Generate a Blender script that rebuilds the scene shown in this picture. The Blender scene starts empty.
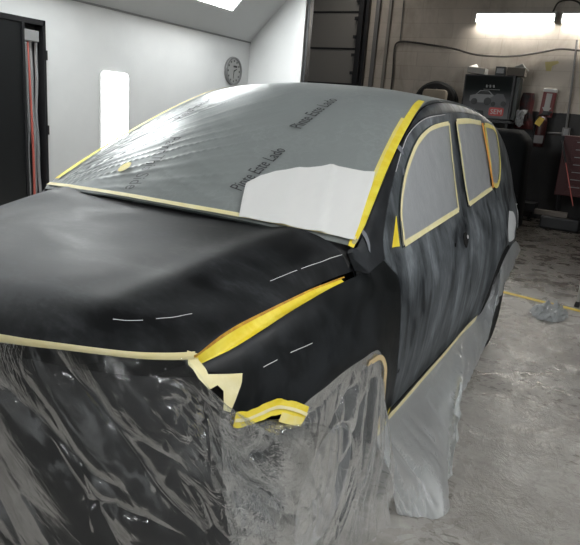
import bpy, bmesh, math, random
import numpy as np
from mathutils import Vector, Matrix, noise
from mathutils.geometry import tessellate_polygon

sc = bpy.context.scene
COL = sc.collection
rnd = random.Random(7)
PI = math.pi

# ------------------------------------------------------------------ camera
CAM = Vector((1.52838, -1.63339, 1.51899))
FPX = 610.57
RX = Vector((0.86838787, 0.48986334, 0.07704817))      # image right in world
RY = Vector((0.19114262, -0.18729281, -0.96352784))    # image down in world
RZ = Vector((-0.4575664, 0.85144308, -0.25627657))     # view direction in world
cd = bpy.data.cameras.new('camera')
cam = bpy.data.objects.new('camera', cd)
COL.objects.link(cam)
mw = Matrix((RX, -RY, -RZ)).transposed().to_4x4()
mw.translation = CAM
cam.matrix_world = mw
cd.sensor_fit = 'HORIZONTAL'
cd.sensor_width = 36.0
cd.lens = 36.0 * FPX / 580.0
cd.clip_start = 0.02
sc.camera = cam

# ------------------------------------------------------------------ world, exposure
w = bpy.data.worlds.new('world')
sc.world = w
w.use_nodes = True
w.node_tree.nodes['Background'].inputs[0].default_value = (0.8, 0.88, 1.0, 1)
w.node_tree.nodes['Background'].inputs[1].default_value = 0.11
sc.view_settings.view_transform = 'Standard'
sc.view_settings.look = 'None'
sc.view_settings.gamma = 1.0
sc.view_settings.use_curve_mapping = False
sc.view_settings.exposure = 0.0
P_BOOTH, P_BACK, P_TUBE = 30.0, 46.0, 50.0   # emission strengths of the room's lamps

def ray(u, v):
    return (RX * (u - 290) + RY * (v - 272.5) + RZ * FPX)

def proj(p):
    q = p - CAM
    z = q.dot(RZ)
    return 290 + FPX * q.dot(RX) / z, 272.5 + FPX * q.dot(RY) / z

def at(u, v, ax, val):
    """point of the plane (ax = val) seen in direction u, v"""
    r = ray(u, v)
    i = 'xyz'.index(ax)
    return CAM + r * ((val - CAM[i]) / r[i])

def inv(fn, u, v, g):
    """surface parameters of fn whose point lies in direction u, v"""
    a, b = g
    for _ in range(25):
        p = proj(fn(a, b))
        e = (u - p[0], v - p[1])
        if abs(e[0]) + abs(e[1]) < 0.02:
            break
        h = 1e-4
        pa = proj(fn(a + h, b)); pb = proj(fn(a, b + h))
        j11, j21 = (pa[0] - p[0]) / h, (pa[1] - p[1]) / h
        j12, j22 = (pb[0] - p[0]) / h, (pb[1] - p[1]) / h
        d = j11 * j22 - j12 * j21
        if abs(d) < 1e-9:
            break
        da = (e[0] * j22 - e[1] * j12) / d
        db = (j11 * e[1] - j21 * e[0]) / d
        m = max(abs(da), abs(db))
        k = 1 if m < 0.25 else 0.25 / m
        a += da * k; b += db * k
    return a, b

# ------------------------------------------------------------------ materials
def mat(name, col=(0.5, 0.5, 0.5), rough=0.5, metal=0.0, **kw):
    m = bpy.data.materials.new(name)
    m.use_nodes = True
    b = m.node_tree.nodes['Principled BSDF']
    b.inputs['Base Color'].default_value = (*col, 1)
    b.inputs['Roughness'].default_value = rough
    b.inputs['Metallic'].default_value = metal
    for k, v in kw.items():
        b.inputs[k].default_value = v
    return m

class NT:
    def __init__(s, m):
        s.m = m; s.t = m.node_tree; s.n = s.t.nodes; s.l = s.t.links
        s.b = s.n.get('Principled BSDF')
    def new(s, typ, **kw):
        n = s.n.new(typ)
        for k, v in kw.items():
            if k in ('operation', 'blend_type', 'data_type', 'feature', 'noise_type', 'wave_type', 'bands_direction', 'distance'):
                setattr(n, k, v)
            else:
                n.inputs[k.replace('_', ' ')].default_value = v
        return n
    def link(s, a, b):
        s.l.new(a, b)
    def coord(s, scale=(1, 1, 1), rot=(0, 0, 0), kind='Object'):
        tc = s.n.new('ShaderNodeTexCoord'); mp = s.n.new('ShaderNodeMapping')
        mp.inputs['Scale'].default_value = scale
        mp.inputs['Rotation'].default_value = rot
        s.link(tc.outputs[kind], mp.inputs[0])
        return mp.outputs[0]
    def streaks(s, scale=(1, 1, 1), rot=(0, 0, 0)):
        """object coordinates turned by rot, then stretched by scale"""
        tc = s.n.new('ShaderNodeTexCoord'); mp = s.n.new('ShaderNodeMapping'); mp.vector_type = 'TEXTURE'
        mp.inputs['Scale'].default_value = scale
        mp.inputs['Rotation'].default_value = rot
        s.link(tc.outputs['Object'], mp.inputs[0])
        return mp.outputs[0]
    def noise(s, vec, scale, detail=4, rough=0.55, dist=0.0):
        n = s.new('ShaderNodeTexNoise', Scale=scale, Detail=detail, Roughness=rough, Distortion=dist)
        s.link(vec, n.inputs['Vector'])
        return n.outputs[0]
    def ramp(s, fac, stops):
        r = s.n.new('ShaderNodeValToRGB')
        cr = r.color_ramp
        while len(cr.elements) < len(stops):
            cr.elements.new(0.5)
        for e, (p, c) in zip(cr.elements, stops):
            e.position = p
            e.color = (*c, 1) if isinstance(c, tuple) else (c, c, c, 1)
        s.link(fac, r.inputs[0])
        return r.outputs[0]
    def mix(s, fac, a, b, mode='MIX'):
        n = s.n.new('ShaderNodeMix'); n.data_type = 'RGBA'; n.blend_type = mode
        for sock, v in ((n.inputs[0], fac), (n.inputs[6], a), (n.inputs[7], b)):
            if isinstance(v, (int, float)):
                sock.default_value = v if sock.type == 'VALUE' else (v, v, v, 1)
            elif isinstance(v, tuple):
                sock.default_value = (*v, 1)
            else:
                s.link(v, sock)
        return n.outputs[2]
    def math(s, op, a, b=0.0):
        n = s.n.new('ShaderNodeMath'); n.operation = op
        for sock, v in ((n.inputs[0], a), (n.inputs[1], b)):
            if isinstance(v, (int, float)):
                sock.default_value = v
            else:
                s.link(v, sock)
        return n.outputs[0]
    def bump(s, h, strength, dist=0.01, target=None):
        n = s.n.new('ShaderNodeBump')
        n.inputs['Strength'].default_value = strength
        n.inputs['Distance'].default_value = dist
        s.link(h, n.inputs['Height'])
        s.link(n.outputs[0], (target or s.b).inputs['Normal'])
        return n.outputs[0]

def primer_mat(name, dark, light, rough0, rough1, stretch, bias=0.5, spec=0.24, sw=0.16):
    """black sanded primer with hand-sanding patches"""
    m = mat(name, dark, 0.45)
    t = NT(m)
    a = t.noise(t.coord(stretch), 3.2, 5, 0.6, 0.8)
    b = t.noise(t.coord((1, 1, 1), (0.4, 0.3, 0.7)), 1.7, 3, 0.55, 1.5)
    c = t.noise(t.coord((stretch[0] * 4, stretch[1] * 4, stretch[2])), 9, 3, 0.6, 0.2)
    f = t.math('ADD', t.math('MULTIPLY', a, 0.55), t.math('MULTIPLY', b, 0.45))
    f = t.math('ADD', f, t.math('MULTIPLY', t.math('SUBTRACT', c, 0.5), 0.18))
    col = t.ramp(f, [(bias - sw, dark), (bias + 0.02, tuple((x + y) / 2 * 0.9 for x, y in zip(dark, light))), (bias + sw, light)])
    t.link(col, t.b.inputs['Base Color'])
    r = t.ramp(f, [(bias - sw * 1.2, rough0), (bias + sw * 1.2, rough1)])
    t.link(r, t.b.inputs['Roughness'])
    t.b.inputs['Specular IOR Level'].default_value = spec
    t.bump(c, 0.03, 0.002)
    return m

M = {}
M['hood'] = primer_mat('sanded black hood primer', (0.004, 0.0045, 0.005), (0.029, 0.031, 0.034), 0.50, 0.66, (1.0, 1.8, 1), spec=0.22, sw=0.09)
M['fender'] = primer_mat('sanded black fender primer', (0.004, 0.005, 0.0055), (0.014, 0.016, 0.018), 0.42, 0.55, (1, 1.2, 1.2), 0.5, 0.25, 0.07)
M['door'] = primer_mat('sanded grey black door primer', (0.016, 0.019, 0.022), (0.24, 0.265, 0.285), 0.45, 0.6, (3.2, 3.2, 0.6), 0.53)
M['pillar'] = primer_mat('black pillar primer', (0.010, 0.011, 0.013), (0.05, 0.055, 0.06), 0.42, 0.55, (1.2, 1.2, 1.2), 0.58)
_m = M['pillar']; _t = NT(_m)
_src = _t.b.inputs['Base Color'].links[0].from_socket
_n = _t.noise(_t.coord((3.2, 3.2, .6)), 3.2, 5, .6, .8)
_g = _t.ramp(_n, [(.4, (.020, .023, .026)), (.6, (.13, .145, .155))])
_s = _t.n.new('ShaderNodeSeparateXYZ'); _t.link(_t.coord(), _s.inputs[0])
_r = _t.n.new('ShaderNodeMapRange'); _r.inputs[1].default_value = 1.2; _r.inputs[2].default_value = 2.2
_t.link(_t.math('ADD', _s.outputs[1], _t.math('MULTIPLY', _n, .5)), _r.inputs[0])
_t.link(_t.mix(_r.outputs[0], _src, _g), _t.b.inputs['Base Color'])
M['gap'] = mat('black seam', (0.004, 0.004, 0.004), 0.8)
M['core'] = mat('black inner body', (0.006, 0.006, 0.007), 0.6)
M['glass'] = mat('dark car glass', (0.075, 0.09, 0.088), 0.25); M['glass'].node_tree.nodes['Principled BSDF'].inputs['Specular IOR Level'].default_value = .25
M['tyre'] = mat('tyre rubber', (0.012, 0.012, 0.012), 0.75)
M['rim'] = mat('wheel alloy', (0.35, 0.35, 0.36), 0.35, 0.8)
M['spot'] = mat('grey body filler', (0.17, 0.18, 0.20), 0.7)
M['scratch'] = mat('bare metal scratch', (0.6, 0.6, 0.6), 0.5)
M['paper'] = mat('white paper', (0.74, 0.74, 0.72), 0.85)
M['ink'] = mat('grey print on film', (0.05, 0.05, 0.055), 0.6)
M['lampw'] = mat('white masked lamp', (0.75, 0.77, 0.78), 0.5)

def tape_mat(name, c0, c1, scale=14, rough=0.55):
    m = mat(name, c0, rough)
    t = NT(m)
    n = t.noise(t.coord(), scale, 4, 0.6, 0.6)
    t.link(t.ramp(n, [(0.38, c0), (0.66, c1)]), t.b.inputs['Base Color'])
    t.bump(t.noise(t.coord(), 60, 3, 0.6), 0.35, 0.003)
    return m
M['yellow'] = tape_mat('yellow masking tape', (0.80, 0.62, 0.03), (0.88, 0.74, 0.10))
M['yellow2'] = tape_mat('pale yellow masking tape', (0.82, 0.68, 0.16), (0.80, 0.70, 0.30))
M['cream'] = tape_mat('cream masking tape', (0.82, 0.73, 0.38), (0.86, 0.79, 0.50))
M['orange'] = tape_mat('orange masking tape', (0.85, 0.33, 0.04), (0.90, 0.45, 0.10))
M['rust'] = tape_mat('brown stained tape', (0.42, 0.20, 0.03), (0.66, 0.40, 0.04), 30)

def film_mat(name, alpha, grazing, tint=(0.72, 0.75, 0.76), rough=0.22, crease=14, bstr=0.5, stretch=(1, 1, 1), rot=(0, 0, 0), spec=0.6, haze=(0.75, 1.25), sdir=(0.33, 0.33, 2.0), srot=(0, 0, 0), milky=0.16, gloss=1.0, zone_s=(1, 1, 1), calm=0.4):
    """thin clear polyethylene: part see-through, part milky, glossy"""
    m = bpy.data.materials.new(name); m.use_nodes = True
    t = NT(m); t.n.remove(t.b)
    out = t.n['Material Output']
    tr = t.n.new('ShaderNodeBsdfTransparent')
    tr.inputs[0].default_value = (0.97, 0.98, 0.98, 1)
    b = t.n.new('ShaderNodeBsdfPrincipled')
    b.inputs['Base Color'].default_value = (*tint, 1)
    b.inputs['Roughness'].default_value = rough
    b.inputs['Specular IOR Level'].default_value = 0.0
    tl = t.n.new('ShaderNodeBsdfTranslucent'); tl.inputs[0].default_value = (*tint, 1)
    ms = t.n.new('ShaderNodeMixShader'); ms.inputs[0].default_value = 0.25
    t.link(b.outputs[0], ms.inputs[1]); t.link(tl.outputs[0], ms.inputs[2])
    # crumple bump: ridged noise at two scales
    v = t.streaks(stretch, rot)
    n1 = t.noise(v, crease, 5, 0.6, 0.7)
    n2 = t.noise(v, crease * 3.1, 4, 0.6, 1.0)
    r1 = t.math('ABSOLUTE', t.math('SUBTRACT', n1, 0.5))
    r2 = t.math('ABSOLUTE', t.math('SUBTRACT', n2, 0.5))
    e1 = t.math('SUBTRACT', t.ramp(r1, [(0.0, 1.0), (0.03, 0.25), (0.10, 0.0)]), 0.0)
    e2 = t.ramp(r2, [(0.0, 1.0), (0.05, 0.2), (0.12, 0.0)])
    h = t.math('ADD', t.math('MULTIPLY', r1, -0.6), t.math('ADD', t.math('MULTIPLY', e1, 0.5), t.math('MULTIPLY', e2, 0.25)))
    zm = t.ramp(t.noise(t.streaks(zone_s, rot), 2.3, 3, 0.6, 0.5), [(0.42, calm), (0.62, 1.0)])
    bn = t.bump(t.math('MULTIPLY', h, zm), bstr, 0.03, b)
    lw = t.n.new('ShaderNodeLayerWeight'); lw.inputs[0].default_value = 0.35
    t.link(bn, lw.inputs['Normal'])
    hz = t.ramp(t.noise(t.coord((1, 1, 1)), 2.5, 4, 0.6, 0.5), [(0.3, haze[0] * 0.5), (0.7, haze[1] * 0.5)])
    base = t.math('MULTIPLY', hz, alpha * 2)
    f = t.math('ADD', base, t.math('MULTIPLY', lw.outputs['Facing'], grazing))
    # sharp creases turn milky
    n4 = t.noise(t.streaks(sdir, srot), 6, 6, 0.62, 0.4)
    r4 = t.math('ABSOLUTE', t.math('SUBTRACT', n4, 0.5))
    cr = t.math('MULTIPLY', t.ramp(r4, [(0.0, 1.0), (0.05, 0.0)]), t.ramp(t.noise(t.coord(), 3.1, 3, 0.6), [(0.42, 0.0), (0.65, 1.0)]))
    f = t.math('ADD', f, t.math('MULTIPLY', cr, milky))
    n = t.n.new('ShaderNodeMath'); n.operation = 'MINIMUM'; n.inputs[1].default_value = 0.95
    t.link(f, n.inputs[0])
    mx = t.n.new('ShaderNodeMixShader')
    t.link(n.outputs[0], mx.inputs[0]); t.link(tr.outputs[0], mx.inputs[1]); t.link(ms.outputs[0], mx.inputs[2])
    gl = t.n.new('ShaderNodeBsdfGlossy'); gl.inputs['Roughness'].default_value = rough; gl.inputs['Color'].default_value = (1, 1, 1, 1)
    t.link(bn, gl.inputs['Normal'])
    fr = t.n.new('ShaderNodeFresnel'); fr.inputs['IOR'].default_value = 1.5
    t.link(bn, fr.inputs['Normal'])
    mg = t.n.new('ShaderNodeMixShader')
    t.link(t.math('MULTIPLY', fr.outputs[0], gloss), mg.inputs[0]); t.link(mx.outputs[0], mg.inputs[1]); t.link(gl.outputs[0], mg.inputs[2])
    t.link(mg.outputs[0], out.inputs[0])
    return m
M['film_front'] = film_mat('clear film over bumper', 0.022, 0.06, crease=5, bstr=0.26, rough=0.14, zone_s=(1.6, 1, 0.7), calm=0.06, stretch=(2.6, 1.2, 0.5), rot=(0, 0.87, 0), sdir=(3.0, 1, 0.4), srot=(0, 0.87, 0), milky=0.26, gloss=0.5)
M['film_over'] = film_mat('milky overlapping film', 0.06, 0.14, crease=6, bstr=0.30, rough=0.16, stretch=(1.6, 1.2, 0.7), rot=(0, 0.87, 0), sdir=(2, 1, 0.4), srot=(0, 0.87, 0), milky=0.22, gloss=0.5)
M['film_wheel'] = film_mat('milky film over wheel', 0.13, 0.30, crease=10, bstr=0.2, stretch=(0.7, 0.7, 3.0), rot=(0.35, 0, 0), srot=(0.35, 0, 0), milky=0.22, gloss=0.75)
M['film_side'] = film_mat('milky film along sill', 0.42, 0.2, crease=6, bstr=0.12, stretch=(1, 1, 2), milky=0.12, gloss=0.5, rough=0.3)
M['film_glass'] = film_mat('film over windshield', 0.42, 0.12, tint=(0.60, 0.64, 0.63), rough=0.32, crease=3.0, bstr=0.06, stretch=(0.5, 2.0, 2.0), rot=(0, 0, -0.5), haze=(0.95, 1.05), milky=0.05, gloss=0.28)
M['film_window'] = film_mat('film over side window', 0.80, 0.1, tint=(0.54, 0.56, 0.58), rough=0.35, crease=5, bstr=0.10, haze=(0.97, 1.03), milky=0.06)
M['film_loose'] = film_mat('loose crumpled film', 0.65, 0.3, crease=18, bstr=0.6)

def emit(name, col, s):
    m = bpy.data.materials.new(name); m.use_nodes = True
    b = m.node_tree.nodes['Principled BSDF']
    b.inputs['Base Color'].default_value = (0.9, 0.9, 0.9, 1)
    b.inputs['Emission Color'].default_value = (*col, 1)
    b.inputs['Emission Strength'].default_value = s
    return m
M['lamp_booth'] = emit('booth lamp diffuser', (0.96, 1.0, 1.0), P_BOOTH)
M['lamp_wall'] = emit('wall lamp diffuser', (0.95, 0.98, 1.0), 6.0)
M['lamp_tube'] = emit('fluorescent tube', (1.0, 0.97, 0.90), P_TUBE)
M['lamp_added'] = emit('added fill lamp diffuser', (1.0, 0.95, 0.88), 9.0)  # glow of the extra lamp added for the back of the shop
M['lamp_shop'] = emit('shop lamp diffuser', (0.97, 0.99, 1.0), P_BACK)

# room materials
m = mat('white booth panel', (0.58, 0.585, 0.585), 0.34); t = NT(m)
t.link(t.ramp(t.noise(t.coord(), 1.2, 4, 0.6), [(0.3, (0.66, 0.665, 0.665)), (0.7, (0.74, 0.745, 0.74))]), t.b.inputs['Base Color'])
t.bump(t.noise(t.coord(), 2, 2), 0.05, 0.02); M['booth'] = m
m = mat('grey booth ceiling', (0.62, 0.63, 0.63), 0.5); M['booth_ceil'] = m
m = mat('white trim', (0.66, 0.66, 0.65), 0.4); M['trim'] = m
M['darkmetal'] = mat('dark metal', (0.02, 0.02, 0.022), 0.45, 0.3)
M['black'] = mat('black paint', (0.008, 0.008, 0.009), 0.5)
M['blackgloss'] = mat('black door', (0.010, 0.011, 0.012), 0.35)
M['chrome'] = mat('reflective strip', (0.55, 0.56, 0.57), 0.22, 0.6)
M['red'] = mat('red paint', (0.15, 0.012, 0.01), 0.35)
M['redstrip'] = mat('red strip', (0.60, 0.14, 0.11), 0.35)
M['maroon'] = mat('maroon', (0.045, 0.008, 0.008), 0.6)
M['grey'] = mat('grey', (0.25, 0.25, 0.25), 0.6)
M['white'] = mat('white', (0.5, 0.5, 0.48), 0.6)
M['beige'] = mat('beige', (0.20, 0.165, 0.125), 0.7)
M['cable'] = mat('dark cable', (0.035, 0.03, 0.025), 0.6)
M['conduit'] = mat('grey conduit', (0.16, 0.155, 0.15), 0.5, 0.3)
M['alu'] = mat('aluminium', (0.55, 0.55, 0.55), 0.3, 0.9)
M['cloth'] = mat('black cover', (0.005, 0.0055, 0.006), 0.8); M['cloth'].node_tree.nodes['Principled BSDF'].inputs['Specular IOR Level'].default_value = .15
M['door_panel'] = mat('grey garage door', (0.20, 0.19, 0.175), 0.6)
M['floor_tape'] = tape_mat('yellow floor tape', (0.62, 0.44, 0.03), (0.70, 0.52, 0.08), 6)

# block wall
m = mat('painted block wall', (0.35, 0.32, 0.28), 0.7); t = NT(m)
v = t.coord((1, 1, 1), (PI / 2, 0, 0))
br = t.new('ShaderNodeTexBrick', Scale=1.0, Mortar_Size=0.008, Mortar_Smooth=0.4, Bias=0.0, Brick_Width=0.6, Row_Height=0.25)
t.link(v, br.inputs['Vector'])
br.inputs['Color1'].default_value = (0.50, 0.45, 0.39, 1); br.inputs['Color2'].default_value = (0.46, 0.41, 0.355, 1)
br.inputs['Mortar'].default_value = (0.41, 0.365, 0.315, 1)
n1 = t.noise(t.coord((1, 1, 0.6)), 1.6, 6, 0.65, 0.5)
c = t.mix(0.75, br.outputs[0], t.ramp(n1, [(0.3, (0.55, 0.52, 0.48)), (0.55, (1, 1, 1)), (0.75, (1.0, 0.97, 0.93))]), 'MULTIPLY')
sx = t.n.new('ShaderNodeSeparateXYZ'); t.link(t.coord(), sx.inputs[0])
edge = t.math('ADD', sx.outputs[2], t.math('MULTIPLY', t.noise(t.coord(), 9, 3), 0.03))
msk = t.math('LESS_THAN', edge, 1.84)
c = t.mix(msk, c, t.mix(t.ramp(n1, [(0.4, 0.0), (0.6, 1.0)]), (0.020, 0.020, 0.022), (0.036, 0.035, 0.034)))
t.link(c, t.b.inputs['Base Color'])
t.bump(br.outputs['Fac'], -0.4, 0.01)
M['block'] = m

# floor
m = mat('worn shop floor', (0.2, 0.19, 0.175), 0.35); t = NT(m)
v = t.coord()
a = t.noise(v, 1.3, 6, 0.62, 0.8); b_ = t.noise(v, 7, 6, 0.7, 0.4); c_ = t.noise(v, 28, 4, 0.65)
f = t.math('ADD', t.math('MULTIPLY', a, 0.5), t.math('ADD', t.math('MULTIPLY', b_, 0.32), t.math('MULTIPLY', c_, 0.18)))
col = t.ramp(f, [(0.34, (0.15, 0.138, 0.122)), (0.46, (0.25, 0.235, 0.215)), (0.56, (0.33, 0.315, 0.29)), (0.68, (0.42, 0.405, 0.38))])
ch = t.noise(t.coord((1.0, 1.6, 1), (0, 0, 0.5)), 14, 3, 0.6, 0.6)
chz = t.noise(v, 1.1, 2, 0.5)
chip = t.math('MULTIPLY', t.ramp(ch, [(0.575, 0.0), (0.595, 1.0)]), t.ramp(chz, [(0.46, 0.0), (0.56, 1.0)]))
sy = t.n.new('ShaderNodeSeparateXYZ'); t.link(v, sy.inputs[0])
col = t.mix(t.math('MULTIPLY', chip, t.math('LESS_THAN', sy.outputs[1], 2.6)), col, (0.085, 0.075, 0.065))
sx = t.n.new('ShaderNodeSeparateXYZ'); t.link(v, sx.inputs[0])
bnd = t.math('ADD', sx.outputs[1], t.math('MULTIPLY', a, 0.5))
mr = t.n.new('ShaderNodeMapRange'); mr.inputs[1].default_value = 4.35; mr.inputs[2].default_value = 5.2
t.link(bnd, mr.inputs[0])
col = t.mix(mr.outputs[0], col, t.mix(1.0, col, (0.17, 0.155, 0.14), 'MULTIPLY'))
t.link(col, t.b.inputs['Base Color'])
t.link(t.ramp(t.noise(t.coord((1, 1, 1), (0, 0, 0.4)), 5, 6, 0.7, 0.8), [(0.38, 0.15), (0.62, 0.44)]), t.b.inputs['Roughness'])
n3 = t.noise(t.coord((1, 0.5, 1), (0, 0, 0.8)), 9, 6, 0.7, 1.5)
t.bump(t.math('ADD', t.math('MULTIPLY', t.math('ABSOLUTE', t.math('SUBTRACT', n3, 0.5)), 1.0), t.math('MULTIPLY', c_, 0.3)), 0.45, 0.02)
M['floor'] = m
m = mat('shop ceiling', (0.20, 0.20, 0.20), 0.8); M['ceiling'] = m
m = mat('shop side wall', (0.30, 0.29, 0.27), 0.8); M['side'] = m

# ------------------------------------------------------------------ object helpers
def obj(name, verts, faces, material, parent=None, smooth=False, normals=None):
    me = bpy.data.meshes.new(name)
    me.from_pydata([tuple(v) for v in verts], [], faces)
    if isinstance(material, (list, tuple)):
        for q in material: me.materials.append(q)
    elif material: me.materials.append(material)
    if smooth:
        me.polygons.foreach_set('use_smooth', [True] * len(me.polygons))
    me.update()
    if normals:
        me.normals_split_custom_set_from_vertices([tuple(n) for n in normals])
    o = bpy.data.objects.new(name, me)
    COL.objects.link(o)
    if parent: 
        o.parent = parent
        o.matrix_parent_inverse = parent.matrix_world.inverted()
    return o

def empty(name, loc=(0, 0, 0), label=None, cat=None, group=None):
    o = bpy.data.objects.new(name, None); COL.objects.link(o)
    o.location = loc; o.matrix_world = Matrix.Translation(loc)
    o.empty_display_size = 0.1
    if label: tag(o, label, cat, group)
    return o

def tag(o, label, cat, group=None):
    o['label'] = label; o['category'] = cat
    if group: o['group'] = group
    return o

def struct(o):
    o['kind'] = 'structure'; return o

class MB:
    def __init__(s): s.v = []; s.f = []
    def add(s, vs, fs):
        k = len(s.v); s.v += [Vector(q) for q in vs]; s.f += [[i + k for i in q] for q in fs]; return s
    def box(s, a, b, bev=0.0, mtx=None):
        bm = bmesh.new()
        bmesh.ops.create_cube(bm, size=1)
        a = Vector(a); b = Vector(b)
        for q in bm.verts:
            q.co = Vector(((a.x + b.x) / 2 + q.co.x * (b.x - a.x), (a.y + b.y) / 2 + q.co.y * (b.y - a.y), (a.z + b.z) / 2 + q.co.z * (b.z - a.z)))
        if bev: bmesh.ops.bevel(bm, geom=bm.edges[:], offset=bev, segments=2, affect='EDGES', profile=0.5)
        if mtx:
            for q in bm.verts: q.co = mtx @ q.co
        bm.verts.index_update()
        s.add([q.co.copy() for q in bm.verts], [[x.index for x in f.verts] for f in bm.faces]); bm.free(); return s
    def tube(s, pts, r, n=10, cap=True):
        pts = [Vector(p) for p in pts]
        rs = r if isinstance(r, (list, tuple)) else [r] * len(pts)
        vs = []; fs = []; up = None
        for i, p in enumerate(pts):
            d = (pts[min(i + 1, len(pts) - 1)] - pts[max(i - 1, 0)]).normalized()
            if up is None:
                up = d.orthogonal().normalized()
            x = (up - d * up.dot(d)).normalized(); y = d.cross(x); up = x
            for k in range(n):
                a = 2 * PI * k / n
                vs.append(p + (x * math.cos(a) + y * math.sin(a)) * rs[i])
        for i in range(len(pts) - 1):
            for k in range(n):
                fs.append([i * n + k, i * n + (k + 1) % n, (i + 1) * n + (k + 1) % n, (i + 1) * n + k])
        if cap:
            fs.append(list(range(n))[::-1]); fs.append([(len(pts) - 1) * n + k for k in range(n)])
        return s.add(vs, fs)
    def lathe(s, prof, n=32, mtx=None):
        """prof: (r, h) list turned round local z"""
        mtx = mtx or Matrix(); vs = []; fs = []
        for r, h in prof:
            for k in range(n):
                a = 2 * PI * k / n
                vs.append(mtx @ Vector((r * math.cos(a), r * math.sin(a), h)))
        for i in range(len(prof) - 1):
            for k in range(n):
                fs.append([i * n + k, i * n + (k + 1) % n, (i + 1) * n + (k + 1) % n, (i + 1) * n + k])
        return s.add(vs, fs)
    def prism(s, poly, axis, a, b):
        """poly 2D extruded along an axis from a to b"""
        def P(p, h):
            if axis == 'x': return Vector((h, p[0], p[1]))
            if axis == 'y': return Vector((p[0], h, p[1]))
            return Vector((p[0], p[1], h))
        n = len(poly)
        vs = [P(p, a) for p in poly] + [P(p, b) for p in poly]
        tris = tessellate_polygon([[Vector((p[0], p[1], 0)) for p in poly]])
        fs = [list(q) for q in tris] + [[i + n for i in q] for q in tris]
        fs += [[i, (i + 1) % n, (i + 1) % n + n, i + n] for i in range(n)]
        return s.add(vs, fs)
    def build(s, name, m, parent=None, smooth=False, recalc=True):
        o = obj(name, s.v, s.f, m, parent, smooth)
        if recalc:
            bm = bmesh.new(); bm.from_mesh(o.data)
            bmesh.ops.recalc_face_normals(bm, faces=bm.faces[:]); bm.to_mesh(o.data); bm.free()
        if smooth:
            o.data.set_sharp_from_angle(angle=0.7)
        return o

def spline(pts, n):
    """Catmull-Rom through 2D/3D tuples, n samples per segment"""
    P = [Vector(p) for p in pts]; out = []
    for i in range(len(P) - 1):
        p0 = P[i - 1] if i else P[0] * 2 - P[1]
        p1, p2 = P[i], P[i + 1]
        p3 = P[i + 2] if i + 2 < len(P) else P[-1] * 2 - P[-2]
        for k in range(n):
            t = k / n
            out.append(0.5 * ((2 * p1) + (p2 - p0) * t + (2 * p0 - 5 * p1 + 4 * p2 - p3) * t * t + (3 * p1 - p0 - 3 * p2 + p3) * t ** 3))
    out.append(P[-1].copy())
    return out

def interp(tab):
    """smooth monotone-ish interpolation of a (x, y) table"""
    xs = [a for a, b in tab]; ys = [b for a, b in tab]; n = len(xs)
    d = [(ys[i + 1] - ys[i]) / (xs[i + 1] - xs[i]) for i in range(n - 1)]
    ms = [d[0]] + [(d[i - 1] + d[i]) / 2 if d[i - 1] * d[i] > 0 else 0 for i in range(1, n - 1)] + [d[-1]]
    def f(x):
        if x <= xs[0]: return ys[0] + ms[0] * (x - xs[0])
        if x >= xs[-1]: return ys[-1] + ms[-1] * (x - xs[-1])
        i = 0
        while x > xs[i + 1]: i += 1
        h = xs[i + 1] - xs[i]; t = (x - xs[i]) / h
        return ((1 + 2 * t) * (1 - t) ** 2 * ys[i] + t * (1 - t) ** 2 * h * ms[i] + t * t * (3 - 2 * t) * ys[i + 1] + t * t * (t - 1) * h * ms[i + 1])
    return f

def smooth_poly(segs, fn=None, n=4):
    """outline from several splined segments joined at sharp corners"""
    out = []
    for s in segs:
        q = spline([(p[0], p[1], 0) for p in s], n) if len(s) > 2 else [Vector((*p, 0)) for p in s]
        for p in q:
            if not out or (out[-1] - p).length > 1e-5: out.append(p)
    if (out[0] - out[-1]).length < 1e-5: out.pop()
    return [(p.x, p.y) for p in out]

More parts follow.
